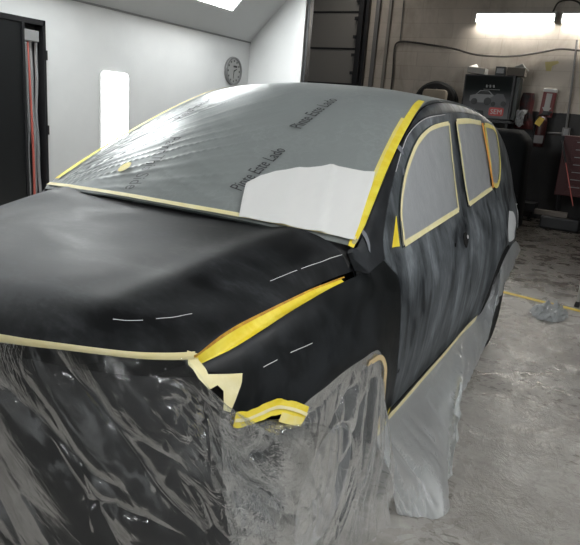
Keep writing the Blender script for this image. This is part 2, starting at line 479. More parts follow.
def surf_panel(name, outline, fn, step, material, parent=None, rim=0.012, off=0.0, mirror=False, wrinkle=None, two=False):
    """cut the outline out of the surface fn(a, b) as a fine mesh with true surface normals and a turned-in rim"""
    poly = [Vector((p[0], p[1], 0)) for p in outline]
    tris = tessellate_polygon([poly])
    bm = bmesh.new()
    bv = [bm.verts.new(p) for p in poly]
    for tr in tris:
        try: bm.faces.new([bv[i] for i in tr])
        except ValueError: pass
    a0 = min(p.x for p in poly); a1 = max(p.x for p in poly)
    b0 = min(p.y for p in poly); b1 = max(p.y for p in poly)
    sa, sb = step if isinstance(step, tuple) else (step, step)
    k = math.ceil(a0 / sa) * sa
    while k < a1:
        if k > a0 + 1e-6:
            bmesh.ops.bisect_plane(bm, geom=bm.verts[:] + bm.edges[:] + bm.faces[:], plane_co=(k, 0, 0), plane_no=(1, 0, 0), dist=1e-7)
        k += sa
    k = math.ceil(b0 / sb) * sb
    while k < b1:
        if k > b0 + 1e-6:
            bmesh.ops.bisect_plane(bm, geom=bm.verts[:] + bm.edges[:] + bm.faces[:], plane_co=(0, k, 0), plane_no=(0, 1, 0), dist=1e-7)
        k += sb
    bm.verts.ensure_lookup_table(); bm.verts.index_update()
    sg = -1 if mirror else 1
    def P(a, b, o):
        h = 1e-3
        p = fn(a, b); n = (fn(a + h, b) - fn(a - h, b)).cross(fn(a, b + h) - fn(a, b - h)).normalized()
        return p + n * o, n
    def D(a, b):
        return off + (wrinkle(a, b) if wrinkle else 0.0)
    vs = []; ns = []
    for q in bm.verts:
        a, b = q.co.x, q.co.y
        p, n = P(a, b, D(a, b))
        if wrinkle:
            h = 2e-3
            n = (P(a + h, b, D(a + h, b))[0] - P(a - h, b, D(a - h, b))[0]).cross(P(a, b + h, D(a, b + h))[0] - P(a, b - h, D(a, b - h))[0]).normalized()
        vs.append(Vector((p.x * sg, p.y, p.z))); ns.append(Vector((n.x * sg, n.y, n.z)))
    fs = [[x.index for x in f.verts] for f in bm.faces]
    be = [(e.verts[0].index, e.verts[1].index) for e in bm.edges if len(e.link_faces) == 1]
    bm.free()
    # orient
    f = fs[0]
    fn_ = (vs[f[1]] - vs[f[0]]).cross(vs[f[2]] - vs[f[0]])
    if fn_.dot(ns[f[0]]) < 0: fs = [q[::-1] for q in fs]
    if rim:
        mp = {}
        for i, j in be:
            for q in (i, j):
                if q not in mp:
                    mp[q] = len(vs); vs.append(vs[q].copy()); ns.append(ns[q])
                    vs.append(vs[q] - ns[q] * rim); ns.append(ns[q])
        for i, j in be: fs.append([mp[i], mp[j], mp[j] + 1, mp[i] + 1])
    o = obj(name, vs, fs, material, parent, True)
    o.data.normals_split_custom_set_from_vertices([tuple(n) for n in ns])
    return o

# ================================================================== ROOM
def quad_wall(name, a, b, m, bev=0): return struct(MB().box(a, b, bev).build(name, m))
quad_wall('floor', (-4.0, -5.0, -0.1), (6.0, 10.3, 0.0), M['floor'])
quad_wall('ceiling', (-8.2, -5.0, 4.6), (6.0, 10.3, 4.7), M['ceiling'])
LW = -3.6
# left booth wall with the doorway cut out
dy0, dy1, dz = 1.35, 2.60, 2.155
wl = MB()
wl.box((LW - 0.1, -5.0, 0), (LW, dy0, 2.41)).box((LW - 0.1, dy1, 0), (LW, 6.25, 2.41)).box((LW - 0.1, dy0, dz), (LW, dy1, 2.41))
struct(wl.build('wall_left', M['booth']))
# sloping upper panel of the booth and its flat ceiling strip
hip = MB().add([(LW, -5, 2.41), (LW, 6.15, 2.41), (-2.85, 6.15, 3.16), (-2.85, -5, 3.16), (LW - 0.1, -5, 2.51), (LW - 0.1, 6.15, 2.51), (-2.95, 6.15, 3.26), (-2.95, -5, 3.26)],
    [[0, 1, 2, 3], [4, 5, 6, 7], [0, 1, 5, 4], [2, 3, 7, 6], [0, 3, 7, 4], [1, 2, 6, 5]])
struct(hip.build('trim_1', M['booth_ceil']))
quad_wall('trim_2', (-2.86, -5, 3.16), (-2.05, 6.15, 3.24), M['booth_ceil'])
quad_wall('wall_booth_end', (LW - 0.1, 6.15, 0), (-2.76, 6.25, 3.6), M['booth'])
struct(MB().box((-2.80, 6.10, 0), (-2.705, 6.28, 3.6), 0.008).build('trim_3', M['trim']))
struct(MB().box((-2.70, 6.14, 0), (-2.665, 6.24, 3.6), 0.004).build('trim_4', M['darkmetal']))
# seam strip under the sloping panel and panel rivets
struct(MB().box((LW, -5, 2.395), (LW + 0.012, 6.15, 2.415)).build('trim_5', M['grey']))
# back wall, right wall, front wall
quad_wall('wall_back', (-8.2, 10.0, 0), (6.0, 10.2, 4.6), M['block'])
quad_wall('wall_right', (6.0, -5.0, 0), (6.1, 10.3, 4.6), M['side'])
quad_wall('wall_front', (-4.0, -5.1, 0), (6.1, -5.0, 4.6), M['side'])
quad_wall('wall_far_left', (-8.3, 6.15, 0), (-8.2, 10.2, 4.6), M['side'])

# booth lamps in the sloping panel
def hip_pt(y, s, o=0.0):   # s 0..1 up the slope
    n = Vector((0.7071, 0, -0.7071))
    return Vector((LW + 0.75 * s, y, 2.41 + 0.75 * s)) + n * o
def hip_lamp(y0, y1, label):
    e = empty('booth_lamp', hip_pt((y0 + y1) / 2, 0.5), label, 'ceiling light', 'lamps along the booth slope')
    s0, s1 = 0.38, 0.92
    fr = MB()
    for (ya, yb, sa, sb) in ((y0 - .04, y0, s0 - .04, s1 + .04), (y1, y1 + .04, s0 - .04, s1 + .04), (y0, y1, s0 - .04, s0), (y0, y1, s1, s1 + .04)):
        a = [hip_pt(ya, sa, .004), hip_pt(yb, sa, .004), hip_pt(yb, sb, .004), hip_pt(ya, sb, .004)]
        b = [hip_pt(ya, sa, .02), hip_pt(yb, sa, .02), hip_pt(yb, sb, .02), hip_pt(ya, sb, .02)]
        fr.add(a + b, [[0, 1, 2, 3], [4, 5, 6, 7], [0, 1, 5, 4], [1, 2, 6, 5], [2, 3, 7, 6], [3, 0, 4, 7]])
    fr.build('lamp_frame', M['trim'], e)
    d = [hip_pt(y0, s0, .006), hip_pt(y1, s0, .006), hip_pt(y1, s1, .006), hip_pt(y0, s1, .006)]
    d2 = [hip_pt(y0, s0, .014), hip_pt(y1, s0, .014), hip_pt(y1, s1, .014), hip_pt(y0, s1, .014)]
    obj('diffuser', d + d2, [[3, 2, 1, 0], [4, 5, 6, 7], [0, 1, 5, 4], [1, 2, 6, 5], [2, 3, 7, 6], [3, 0, 4, 7]], M['lamp_booth'], e)
hip_lamp(3.72, 5.25, 'bright white lamp in the sloping ceiling panel above the clock')
hip_lamp(1.6, 2.9, 'bright lamp in the sloping panel above the black door')
hip_lamp(-0.7, 0.6, 'bright lamp in the sloping panel nearest the camera')
# glowing upright wall lamp with round corners
def rrect(w_, h_, r, n=6):
    out = []
    for cx, cy, a0 in ((w_ / 2 - r, h_ / 2 - r, 0), (-w_ / 2 + r, h_ / 2 - r, 90), (-w_ / 2 + r, -h_ / 2 + r, 180), (w_ / 2 - r, -h_ / 2 + r, 270)):
        for k in range(n + 1):
            a = math.radians(a0 + 90 * k / n); out.append((cx + r * math.cos(a), cy + r * math.sin(a)))
    return out
e = empty('wall_lamp', (LW, 3.51, 1.3), 'upright rounded glowing lamp panel on the white booth wall', 'wall light')
MB().prism([(3.51 + a, 1.30 + b) for a, b in rrect(0.44, 0.98, 0.07)], 'x', LW, LW + 0.010).build('lamp_frame', M['trim'], e)
MB().prism([(3.51 + a, 1.30 + b) for a, b in rrect(0.40, 0.94, 0.05)], 'x', LW + 0.010, LW + 0.016).build('diffuser', M['lamp_wall'], e)

# clock
e = empty('wall_clock', (LW, 5.735, 1.98), 'round grey wall clock with black hands near the booth corner', 'clock')
cm = Matrix.Translation((LW, 5.735, 1.98)) @ Matrix.Rotation(PI / 2, 4, 'Y')
MB().lathe([(0.0, 0.0), (0.185, 0.0), (0.19, 0.02), (0.185, 0.045), (0.165, 0.045), (0.16, 0.03)], 40, cm).build('clock_rim', mat('clock rim', (0.16, 0.16, 0.16), 0.3), e, True)
MB().lathe([(0.0, 0.022), (0.162, 0.022), (0.162, 0.03), (0.0, 0.031)], 40, cm).build('clock_face', mat('clock face', (0.36, 0.36, 0.35), 0.5), e)
hd = MB(); x = LW + 0.034
for ang, L, wd in ((185, 0.10, 0.006), (65, 0.075, 0.009)):
    a = math.radians(ang)
    d = Vector((0, math.sin(a), math.cos(a))); s_ = Vector((0, d.z, -d.y)) * wd; c0 = Vector((x, 5.735, 1.98))
    hd.add([c0 - s_, c0 + s_, c0 + s_ * .5 + d * L, c0 - s_ * .5 + d * L, c0 - s_ + Vector((.002, 0, 0)), c0 + s_ + Vector((.002, 0, 0)), c0 + s_ * .5 + d * L + Vector((.002, 0, 0)), c0 - s_ * .5 + d * L + Vector((.002, 0, 0))],
           [[0, 1, 2, 3], [4, 5, 6, 7], [0, 1, 5, 4], [1, 2, 6, 5], [2, 3, 7, 6], [3, 0, 4, 7]])
hd.build('clock_hands', M['black'], e)
nm = MB()
for k in range(12):
    a = PI * k / 6; c0 = Vector((x, 5.735 + 0.135 * math.sin(a), 1.98 + 0.135 * math.cos(a)))
    nm.box(c0 - Vector((0.003, 0.009, 0.012)), c0 + Vector((0.0, 0.009, 0.012)))
nm.box((x - .003, 5.735 - .01, 2.03), (x, 5.735 + .075, 2.055))
nm.build('hour_mark', M['black'], e)
e.children[-1]['kind'] = 'stuff'

# doorway in the left wall
e = struct(empty('door_1', (LW, 2.0, 0)))
fr = MB().box((LW - .12, dy1 - .03, 0), (LW + .02, dy1, dz), .004).box((LW - .12, dy0, dz - .05), (LW + .02, dy1, dz), .004).box((LW - .12, dy0, 0), (LW + .02, dy0 + .05, dz), .004)
fr.box((LW - .1, 2.335, 0), (LW + .025, 2.362, dz - .05), .004)
fr.build('door_frame', M['darkmetal'], e)
MB().box((LW - .03, dy0 + .05, 0), (LW + .012, 2.335, dz - .05), .004).build('door_leaf', M['blackgloss'], e)
MB().box((LW - .12, 2.362, 0), (LW - .10, dy1 - .03, dz - .05)).build('door_back', mat('dim recess', (0.05, 0.05, 0.05), .6), e)
hb = MB()
for hz in (0.4, 1.1, 1.8): hb.box((LW + .012, dy1 - .02, hz), (LW + .03, dy1 + .008, hz + .09), .002)
hb.build('hinge', M['darkmetal'], e)
# glossy strips hanging in the narrow opening
e = empty('plastic_strip_curtain', (LW, 2.45, 0), 'shiny grey plastic strips hanging in the narrow opening beside the black door', 'curtain')
for k, (y, wd, mm) in enumerate(((2.385, .045, 'chrome'), (2.425, .035, 'chrome'), (2.485, .045, 'chrome'), (2.535, .035, 'chrome'))):
    vs = []; fs = []; n = 40
    for i in range(n + 1):
        z = 0.05 + (dz - .22) * i / n
        wv = 0.010 * math.sin(z * 4 + k * 2) + 0.006 * math.sin(z * 11 + k)
        for j in range(7):
            tt = j / 6
            vs.append((LW - .05 + 0.018 * math.sin(PI * tt) + wv * .6, y - wd / 2 + wd * tt + wv * .4, z))
    for i in range(n):
        for j in range(6): fs.append([i * 7 + j, i * 7 + j + 1, (i + 1) * 7 + j + 1, (i + 1) * 7 + j])
    obj('strip', vs, fs, M[mm], e, True)
MB().box((LW - .07, 2.365, dz - .2), (LW - .0, 2.54, dz - .10), .006).build('strip_rail', M['grey'], e)
rs = MB().tube([(LW - .02, 2.445, .05), (LW - .02, 2.452, .8), (LW - .02, 2.440, 1.4), (LW - .02, 2.425, 1.95)], [.012, .012, .010, .007], 8)
tag(rs.build('red_hose', M['redstrip'], None, True), 'thin red upright strip hanging in front of the shiny grey strips', 'hose')

# garage door at the back
gd = struct(empty('door_2', (-4.4, 9.9, 0)))
zz = [0.0, 0.72, 1.41, 2.10, 2.76, 3.43, 4.1]
for i in range(6):
    MB().box((-5.6, 9.90, zz[i] + .015), (-3.60, 9.95, zz[i + 1] - .015), .006).build('door_section', M['door_panel'], gd)
    MB().box((-5.6, 9.885, zz[i + 1] - .015), (-3.60, 9.95, zz[i + 1] + .015)).build('section_seam', M['black'], gd)
MB().box((-3.60, 9.82, 0), (-3.50, 9.98, 4.2), .004).build('door_track', M['black'], gd)
MB().box((-3.48, 9.88, 0), (-3.42, 9.98, 4.2), .004).build('door_jamb', M['darkmetal'], gd)
bk = MB()
for i in range(12): bk.box((-3.66, 9.80, .3 + .33 * i), (-3.60, 9.86, .36 + .33 * i), .004)
bk.build('roller', M['darkmetal'], gd)
struct(MB().box((-3.30, 9.93, 0), (-3.22, 9.99, 4.6), .004).build('trim_6', M['conduit']))
struct(MB().box((-3.05, 9.95, 0), (-2.99, 9.99, 4.6), .004).build('trim_7', mat('wall channel', (0.22, 0.20, 0.18), .6)))

# tube lights on the back wall
def tube_light(x0, x1, z, label):
    e = empty('fluorescent_light', ((x0 + x1) / 2, 9.9, z), label, 'fluorescent light', 'tube lights on the back wall')
    MB().prism([(9.995, z + .07), (9.995, z - .0), (9.86, z + .045), (9.86, z + .075)], 'x', x0 - .02, x1 + .02).build('lamp_housing', M['white'], e)
    MB().tube([(x0, 9.90, z - .005), (x1, 9.90, z - .005)], .028, 12).build('tube', M['lamp_tube'], e, True)
    MB().tube([(x0, 9.955, z - .045), (x1, 9.955, z - .045)], .028, 12).build('tube', M['lamp_tube'], e, True)
    MB().box((x0 - .03, 9.85, z - .09), (x0, 9.995, z + .08), .004).build('end_cap', M['white'], e); MB().box((x1, 9.85, z - .09), (x1 + .03, 9.995, z + .08), .004).build('end_cap', M['white'], e)
tube_light(-1.37, -0.10, 3.34, 'long bright tube light on the block wall above the poster box')
tube_light(0.03, 1.30, 3.34, 'second bright tube light on the block wall, cut by the right edge')
MB_ = MB().tube(spline([(-.14, 9.9, 3.42), (-.08, 9.9, 3.56), (.08, 9.9, 3.60), (.24, 9.9, 3.55), (.30, 9.9, 3.42)], 6), .014, 8)
tag(MB_.build('lamp_cable', M['cable'], None, True), 'dark looped cable joining the two tube lights', 'cable')

# shop ceiling lamps (long boxes with diffusers)
def shop_lamp(x, y, L, z, label, strength=None, rot=0):
    e = empty('ceiling_lamp', (x, y, z), label, 'ceiling light', 'lamps under the shop ceiling')
    a, b = (0.16, L / 2) if not rot else (L / 2, 0.16)
    MB().box((x - a, y - b, z), (x + a, y + b, z + .08), .006).build('lamp_housing', M['white'], e)
    MB().box((x - a + .02, y - b + .02, z - .015), (x + a - .02, y + b - .02, z)).build('diffuser', strength or M['lamp_shop'], e)
    MB().box((x - .01, y - .01, z + .08), (x + .01, y + .01, 4.6)).build('hanger', M['conduit'], e)
shop_lamp(2.9, 0.2, 2.4, 3.5, 'shop ceiling lamp beside the car')
shop_lamp(2.9, -2.8, 2.4, 3.5, 'shop ceiling lamp behind the camera')
shop_lamp(-3.4, 8.2, 2.4, 4.2, 'added unseen fill lamp before the grey garage door', M['lamp_added'])  # added out of view to brighten the garage door and back wall

# ================================================================== CAR BODY SURFACES
Wf = interp([(-.80, .40), (-.72, .56), (-.62, .685), (-.5, .765), (-.35, .815), (-.15, .85), (.1, .868), (.4, .872), (1.0, .870), (2.0, .872), (2.6, .875), (3.0, .862), (3.25, .835), (3.42, .80), (3.55, .73), (3.62, .66)])
Ea = interp([(.244, 1.094), (.5, 1.243), (.8, 1.396), (1.05, 1.505), (1.243, 1.572), (1.5, 1.612), (1.85, 1.622), (2.2, 1.612), (2.6, 1.570), (2.85, 1.520), (3.05, 1.450), (3.25, 1.350), (3.4, 1.250), (3.5, 1.160), (3.58, 1.07)])
Ef = interp([(-.62, .88), (-.55, .908), (-.43, .938), (-.21, .985), (.03, 1.008), (.27, 1.010)])
def S0(y, z):
    wv = Wf(y)
    if z < .72: x = wv - .045 * ((.72 - z) / .4) ** 2
    elif z < 1.055: x = wv - .07 * ((z - .72) / .335) ** 2.2
    else: x = wv - .07 - .30 * (z - 1.055) - .05 * (z - 1.055) ** 2
    # wheel arch flares
    for cy in (0.0, 2.635):
        r = math.hypot(y - cy, z - .35)
        if .30 < r < .62: x += .016 * math.exp(-((r - .45) / .06) ** 2)
    return x
def S(y, z):
    x = S0(y, z)
    if y > .244:
        d = (Ea(y) - z); R, r = .065, .030
    else:
        d = (Ef(y) - z); R, r = .075, .040
    if d < R:
        q = min(1 - d / R, 1.0)
        x -= r * (1 - math.sqrt(max(0, 1 - q * q * .98)))
    return x
def side(y, z): return Vector((S(y, z), y, z))
def sp(u, v, g=(1.0, .9)): return inv(side, u, v, g)
def spl(lst, g=(1.0, .9)):
    out = []
    for u, v in lst:
        g = sp(u, v, g); out.append(g)
    return out

yfx = interp([(0, -.80), (.15, -.79), (.287, -.765), (.417, -.728), (.525, -.68), (.625, -.613), (.70, -.53), (.74, -.46)])
A_ = interp([(-.80, 1.020), (-.5, 1.052), (-.1, 1.09), (.2, 1.122), (.4, 1.14)])
hx = interp([(-.60, .690), (-.53, .700), (-.3, .722), (0, .742), (.2, .752), (.245, .755), (.31, .758)])
HE = interp([(-.8, .94), (-.53, .962), (-.445, .974), (-.32, .985), (-.14, .998), (.017, 1.005), (.245, 1.003), (.31, .998)])
def hood_z(x, y):
    ax = abs(x)
    p_ = 3.2 + 11 * min(1, max(0, (y + .35) / .5)) ** 1.5
    z = A_(y) - (A_(y) - HE(y)) * min(1.1, ax / hx(y)) ** p_
    z += .012 * math.exp(-((ax - .43 - .12 * (y + .8)) / .07) ** 2) * min(1, max(0, (y + .75) / .4))   # raised crease
    t = max(0.0, y - yfx(ax)); amp = .075 - .055 * min(1, ax / .7) ** 2
    if t < .17: z -= amp * (1 - t / .17) ** 2.4
    return z
def hood_s(x, y): return Vector((x, y, hood_z(x, y)))

# greenhouse top: windshield, roof and rear glass as one surface (u across, v along)
Ye = interp([(0, .244), (1, 1.243), (1.5, 1.7), (2.5, 2.4), (3.5, 2.95), (4, 3.2), (5, 3.56)])
dYc = interp([(0, -.10), (1, -.14), (1.5, -.10), (2.5, 0.0), (3.5, .05), (4, .10), (5, .14)])
dZc = interp([(0, .035), (.5, .05), (1, .045), (1.5, .045), (2.5, .05), (3.5, .05), (4, .04), (5, .03)])
def top(u, v):
    y = Ye(v); ze = Ea(y); xe = S(y, ze)
    k = 1 - abs(u) ** 2.2
    return Vector((u * xe, y + dYc(v) * (1 - u * u), ze + dZc(v) * k))

car = empty('car', (0, 1.35, 0), 'black primed sport utility vehicle being masked for paint in the middle of the shop', 'car')

# inner dark body mass so seams and arches read black
core = MB()
def sec(y, hw, zt, zb): return [(-hw, y, zb), (hw, y, zb), (hw, y, zt * .55 + zb * .45), (hw * .97, y, zt - .02), (hw * .8, y, zt), (-hw * .8, y, zt), (-hw * .97, y, zt - .02), (-hw, y, zt * .55 + zb * .45)]
secs = [(-.78, .30, .80, .42), (-.70, .44, .86, .30), (-.55, .58, .86, .28), (-.42, .60, .86, .28), (-.40, .58, .88, .28), (.42, .58, .95, .28), (.44, .78, .97, .26), (.6, .78, 1.0, .26), (2.16, .78, 1.04, .26), (2.19, .58, 1.04, .28), (3.08, .58, 1.04, .28), (3.1, .72, 1.04, .3), (3.4, .66, 1.04, .32), (3.50, .55, 1.0, .4)]
vs = []
for s_ in secs: vs += sec(*s_)
fs = [list(range(8))[::-1], [(len(secs) - 1) * 8 + k for k in range(8)]]
for i in range(len(secs) - 1):
    for k in range(8): fs.append([i * 8 + k, i * 8 + (k + 1) % 8, (i + 1) * 8 + (k + 1) % 8, (i + 1) * 8 + k])
core.add(vs, fs).build('inner_body', M['core'], car)
# dark liner just behind the outer skin, seen only through the shut lines
def liner(mirror):
    o_ = [(-.45, .80), (-.2, .84), (.42, .60), (.44, .36), (2.16, .36), (2.2, .6), (3.1, .6), (3.45, .6), (3.45, 1.12)]
    o_ += [(y, Ea(y) - .025) for y in (3.3, 3.1, 2.9, 2.6, 2.2, 1.8, 1.4, 1.2, 1.0, .7, .45, .27)] + [(.22, .965), (-.1, .92), (-.4, .86)]
    surf_panel('side_liner', o_, side, .08, M['gap'], car, rim=0, off=-.014, mirror=mirror)
liner(False); liner(True)

# side panels ---------------------------------------------------------
fd_front = [(385.5, 259.5), (383.5, 240), (385.5, 222), (389, 200), (395.5, 172), (403, 147), (411.5, 129), (427, 116.5), (449, 113)]
b_gap = [(449, 113), (450.5, 125), (455, 160), (460, 195), (463.5, 215), (468, 250), (470.5, 285), (471, 316)]
fd_low = [(398, 277), (401, 300), (399.5, 340), (396, 391)]
def shrink(poly, d):
    """move an outline inwards by d"""
    n = len(poly); out = []
    area = sum(poly[i][0] * poly[(i + 1) % n][1] - poly[(i + 1) % n][0] * poly[i][1] for i in range(n))
    sg = 1 if area > 0 else -1
    for i in range(n):
        a, b, c = Vector(poly[i - 1]), Vector(poly[i]), Vector(poly[(i + 1) % n])
        e1 = (b - a).normalized(); e2 = (c - b).normalized()
        n1 = Vector((-e1.y, e1.x)); n2 = Vector((-e2.y, e2.x))
        nn = (n1 + n2)
        if nn.length < 1e-6: nn = n1
        nn.normalize()
        k = d / max(.5, nn.dot(n1))
        q = b + nn * sg * k
        out.append((q.x, q.y))
    return out
front_edge = spl(fd_front, (.45, 1.03)); bgap = spl(b_gap, (1.4, 1.5)); low_front = spl(fd_low, (.42, .95))
sill_z = .345
bot_r = (bgap[-1][0], sill_z); bot_f = (low_front[-1][0], sill_z)
outl = smooth_poly([front_edge, bgap[:-1] + [bot_r], [bot_r, bot_f], [bot_f] + low_front[::-1][1:] + [sp(391, 267, (.4, 1.0)), front_edge[0]]])
fd_out = outl
# the window openings (inner edge of the tape border)
w1 = spl([(402, 244.5), (399.3, 222), (399.5, 202), (403.4, 177), (410.5, 155), (417.5, 141), (427, 130.5), (437, 126), (447, 123.7)], (.6, 1.1))
w1b = spl([(447, 123.7), (450.5, 160), (454, 190), (456.6, 210)], (1.4, 1.5))
win1 = smooth_poly([w1, w1b, [w1b[-1], w1[0]]])
w2a = spl([(467.3, 204.6), (463, 180), (459, 150), (454.8, 122.1)], (1.6, 1.1))
w2b = spl([(454.8, 122.1), (468, 121.5), (479.5, 123.7)], (1.6, 1.5))
w2c = spl([(479.5, 123.7), (484, 148), (488, 172), (490.5, 188.2)], (2.2, 1.5))
win2 = smooth_poly([w2a, w2b, w2c, [w2c[-1], w2a[0]]])
w3 = spl([(483.3, 125.5), (488, 126.5), (493.8, 131), (496.8, 145), (498.5, 161.7), (498, 178), (495.2, 186), (491.2, 184)], (2.45, 1.5))
win3 = smooth_poly([w3, spl([(491.2, 184), (488, 155), (483.3, 125.5)], (2.4, 1.1))])

rd_rear = spl([(481.5, 117.2), (485.5, 135), (488.7, 160), (491.6, 184), (495.5, 192), (502, 206), (505, 222), (503, 245)], (2.4, 1.5))
rd_top = spl([(449.5, 112.8), (458, 112.3), (470, 114), (481.5, 117.2)], (1.45, 1.5))
arch2 = [(2.635 - .40 * math.cos(math.radians(a)), .35 + .40 * math.sin(math.radians(a))) for a in range(8, 66, 8)]
rd_out = smooth_poly([rd_top, rd_rear + [arch2[-1]], arch2[::-1] + [(2.2, sill_z)], [(2.2, sill_z), bot_r], [bot_r] + bgap[::-1][1:]])
def ra(a): return .405 + .045 * math.exp(-((a - 56) / 14) ** 2)
arch1 = [(ra(a) * math.cos(math.radians(a)), .35 + ra(a) * math.sin(math.radians(a))) for a in range(5, 122, 9)]
f_top = [(y, Ef(y) - .002) for y in (-.55, -.49, -.43, -.32, -.21, -.09, .03, .14, .235)] + spl([(358, 273), (384, 260)], (.25, 1.0))
f_low = spl([(296, 412), (268, 406), (231, 415)], (-.3, .75))
fe_rear = [sp(391, 268, (.4, 1.0))] + low_front[:-1] + [bot_f]
fe_out = smooth_poly([f_top, fe_rear, [bot_f, (.412, sill_z)], [(.412, sill_z)] + arch1, [arch1[-1]] + f_low, spl([(231, 415), (236, 395), (240.5, 376)], (-.45, .8)), [sp(240.5, 376, (-.45, .87)), f_top[0]]])
# side frame: A pillar, roof rail and rear quarter, one pressing
pil_in = [(y, Ea(y)) for y in (.246, .35, .5, .65, .8, .95, 1.05, 1.15, 1.243, 1.35, 1.5, 1.7, 1.9, 2.1, 2.3, 2.5, 2.7, 2.85, 3.0, 3.1, 3.2, 3.3, 3.4, 3.46, 3.52)]
qlow = [(3.55, 1.05), (3.56, .95), (3.56, .7), (3.55, .45), (3.3, .36), (3.09, .36)]
arch2r = [(2.635 + .40 * math.cos(math.radians(a)), .35 + .40 * math.sin(math.radians(a))) for a in range(3, 116, 8)]
frame_out = smooth_poly([pil_in + qlow[:2], qlow[1:4], qlow[3:], arch2r, [arch2r[-1], arch2[-1]], [arch2[-1]] + rd_rear[::-1], rd_top[::-1], [rd_top[0], front_edge[-1]], front_edge[::-1], [front_edge[0], sp(360, 272, (.25, 1.0))], [sp(360, 272, (.25, 1.0)), sp(360, 254, (.28, 1.05))]], n=3)
rk_out = [(.46, .337), (2.19, .337), (2.2, .27), (.45, .27)]
for mir in (False, True):
    fen = surf_panel('front_fender', shrink(fe_out, .0022), side, (.02, .014), M['fender'], car, mirror=mir, rim=.03)
    fdo = surf_panel('front_door', shrink(fd_out, .0026), side, .04, M['door'], car, mirror=mir, rim=.016)
    rdo = surf_panel('rear_door', shrink(rd_out, .0026), side, .04, M['door'], car, mirror=mir, rim=.016)
    frm = surf_panel('side_frame', shrink(frame_out, .0022), side, .035, M['pillar'], car, mirror=mir, rim=.016)
    surf_panel('rocker_panel', rk_out, side, .06, M['fender'], car, mirror=mir, rim=.03)
    surf_panel('front_window', shrink(win1, -.012), side, .06, M['glass'], fdo, mirror=mir, rim=0, off=.0015)
    surf_panel('rear_window', shrink(win2, -.012), side, .06, M['glass'], rdo, mirror=mir, rim=0, off=.0015)
    surf_panel('quarter_window', shrink(win3, -.010), side, .06, M['glass'], frm, mirror=mir, rim=0, off=.0015)

# hood -----------------------------------------------------------------
hood_r = [(hx(y), y) for y in (.30, .235, .15, .05, -.05, -.15, -.25, -.35, -.45, -.52)]
hood_front = [(x, yfx(abs(x))) for x in (.69, .66, .625, .525, .417, .287, .15, 0, -.15, -.287, -.417, -.525, -.625, -.66, -.69)]
hood_back = [(-.758, .30), (-.748, .27), (-.735, .238)] + [(u * .754, .235 - .10 * (1 - u * u)) for u in (-.95, -.8, -.6, -.4, -.2, 0, .2, .4, .6, .8, .95)] + [(.735, .238), (.748, .27), (.758, .30)]
hood_out = smooth_poly([hood_r + hood_front[:1], hood_front, hood_front[-1:] + [(-a, b) for a, b in hood_r[::-1]], hood_back], n=3)
surf_panel('hood', hood_out, hood_s, .02, M['hood'], car, rim=.022)
vs = []; fs = []
for i in range(41):
    u = -1 + i / 20
    p = Vector((u * .748, .232 - .10 * (1 - u * u), 0)); p.z = hood_z(p.x, p.y) - .008
    q = top(u, .0) + Vector((0, .004, -.004)); r_ = q + Vector((0, .03, -.10))
    vs += [p, q, r_]
for i in range(40): fs += [[3 * i, 3 * i + 3, 3 * i + 4, 3 * i + 1], [3 * i + 1, 3 * i + 4, 3 * i + 5, 3 * i + 2]]
obj('cowl_panel', vs, fs, M['core'], car, True)

# windshield, roof, rear glass ------------------------------------------
def grid_surf(name, fn, a0, a1, b0, b1, na, nb, m, parent, off=0.0):
    vs = []; ns = []; fs = []
    for i in range(na + 1):
        for j in range(nb + 1):
            a = a0 + (a1 - a0) * i / na; b = b0 + (b1 - b0) * j / nb; h = 1e-3
            p = fn(a, b); n = (fn(a + h, b) - fn(a - h, b)).cross(fn(a, b + h) - fn(a, b - h)).normalized()
            vs.append(p + n * off); ns.append(n)
    for i in range(na):
        for j in range(nb):
            fs.append([i * (nb + 1) + j, (i + 1) * (nb + 1) + j, (i + 1) * (nb + 1) + j + 1, i * (nb + 1) + j + 1])
    o = obj(name, vs, fs, m, parent, True)
    o.data.normals_split_custom_set_from_vertices([tuple(n) for n in ns])
    return o
grid_surf('windshield', top, -1, 1, 0.0, .985, 40, 30, M['glass'], car)
grid_surf('roof', top, -1, 1, .99, 3.55, 40, 50, M['pillar'], car)
grid_surf('rear_glass', top, -1, 1, 3.57, 5.0, 30, 24, M['glass'], car)
# tailgate and rear bumper
def tail(u, z):
    k = min(1, max(0, (z - .3) / .75))
    y = 3.56 + .14 * (1 - abs(u) ** 3) + (.05 if z < .62 else 0)
    return Vector((u * (.70 - .04 * (z > 1)), y, z))
grid_surf('tailgate', tail, -1, 1, .62, 1.08, 24, 12, M['door'], car)
grid_surf('rear_bumper', tail, -1, 1, .30, .615, 24, 10, M['fender'], car)
# front bumper and grille mass below the hood edge
bvs = []; bfs = []
prof = [(.895, .03), (.80, .00), (.66, -.03), (.52, -.035), (.40, -.02), (.28, .04), (.24, .10)]
nb = 30
bx = interp([(0, -.80), (.2, -.785), (.4, -.73), (.55, -.655), (.66, -.56), (.74, -.44), (.76, -.38)])
for z, d in prof:
    for i in range(nb + 1):
        x = -.755 + 1.51 * i / nb
        bvs.append(Vector((x * (1 + .0 * d), bx(abs(x)) + d, z - .04 * (abs(x) / .75) ** 2 * (z > .6))))
for j in range(len(prof) - 1):
    for i in range(nb): bfs.append([j * (nb + 1) + i, j * (nb + 1) + i + 1, (j + 1) * (nb + 1) + i + 1, (j + 1) * (nb + 1) + i])
obj('front_bumper', bvs, bfs, M['core'], car, True)

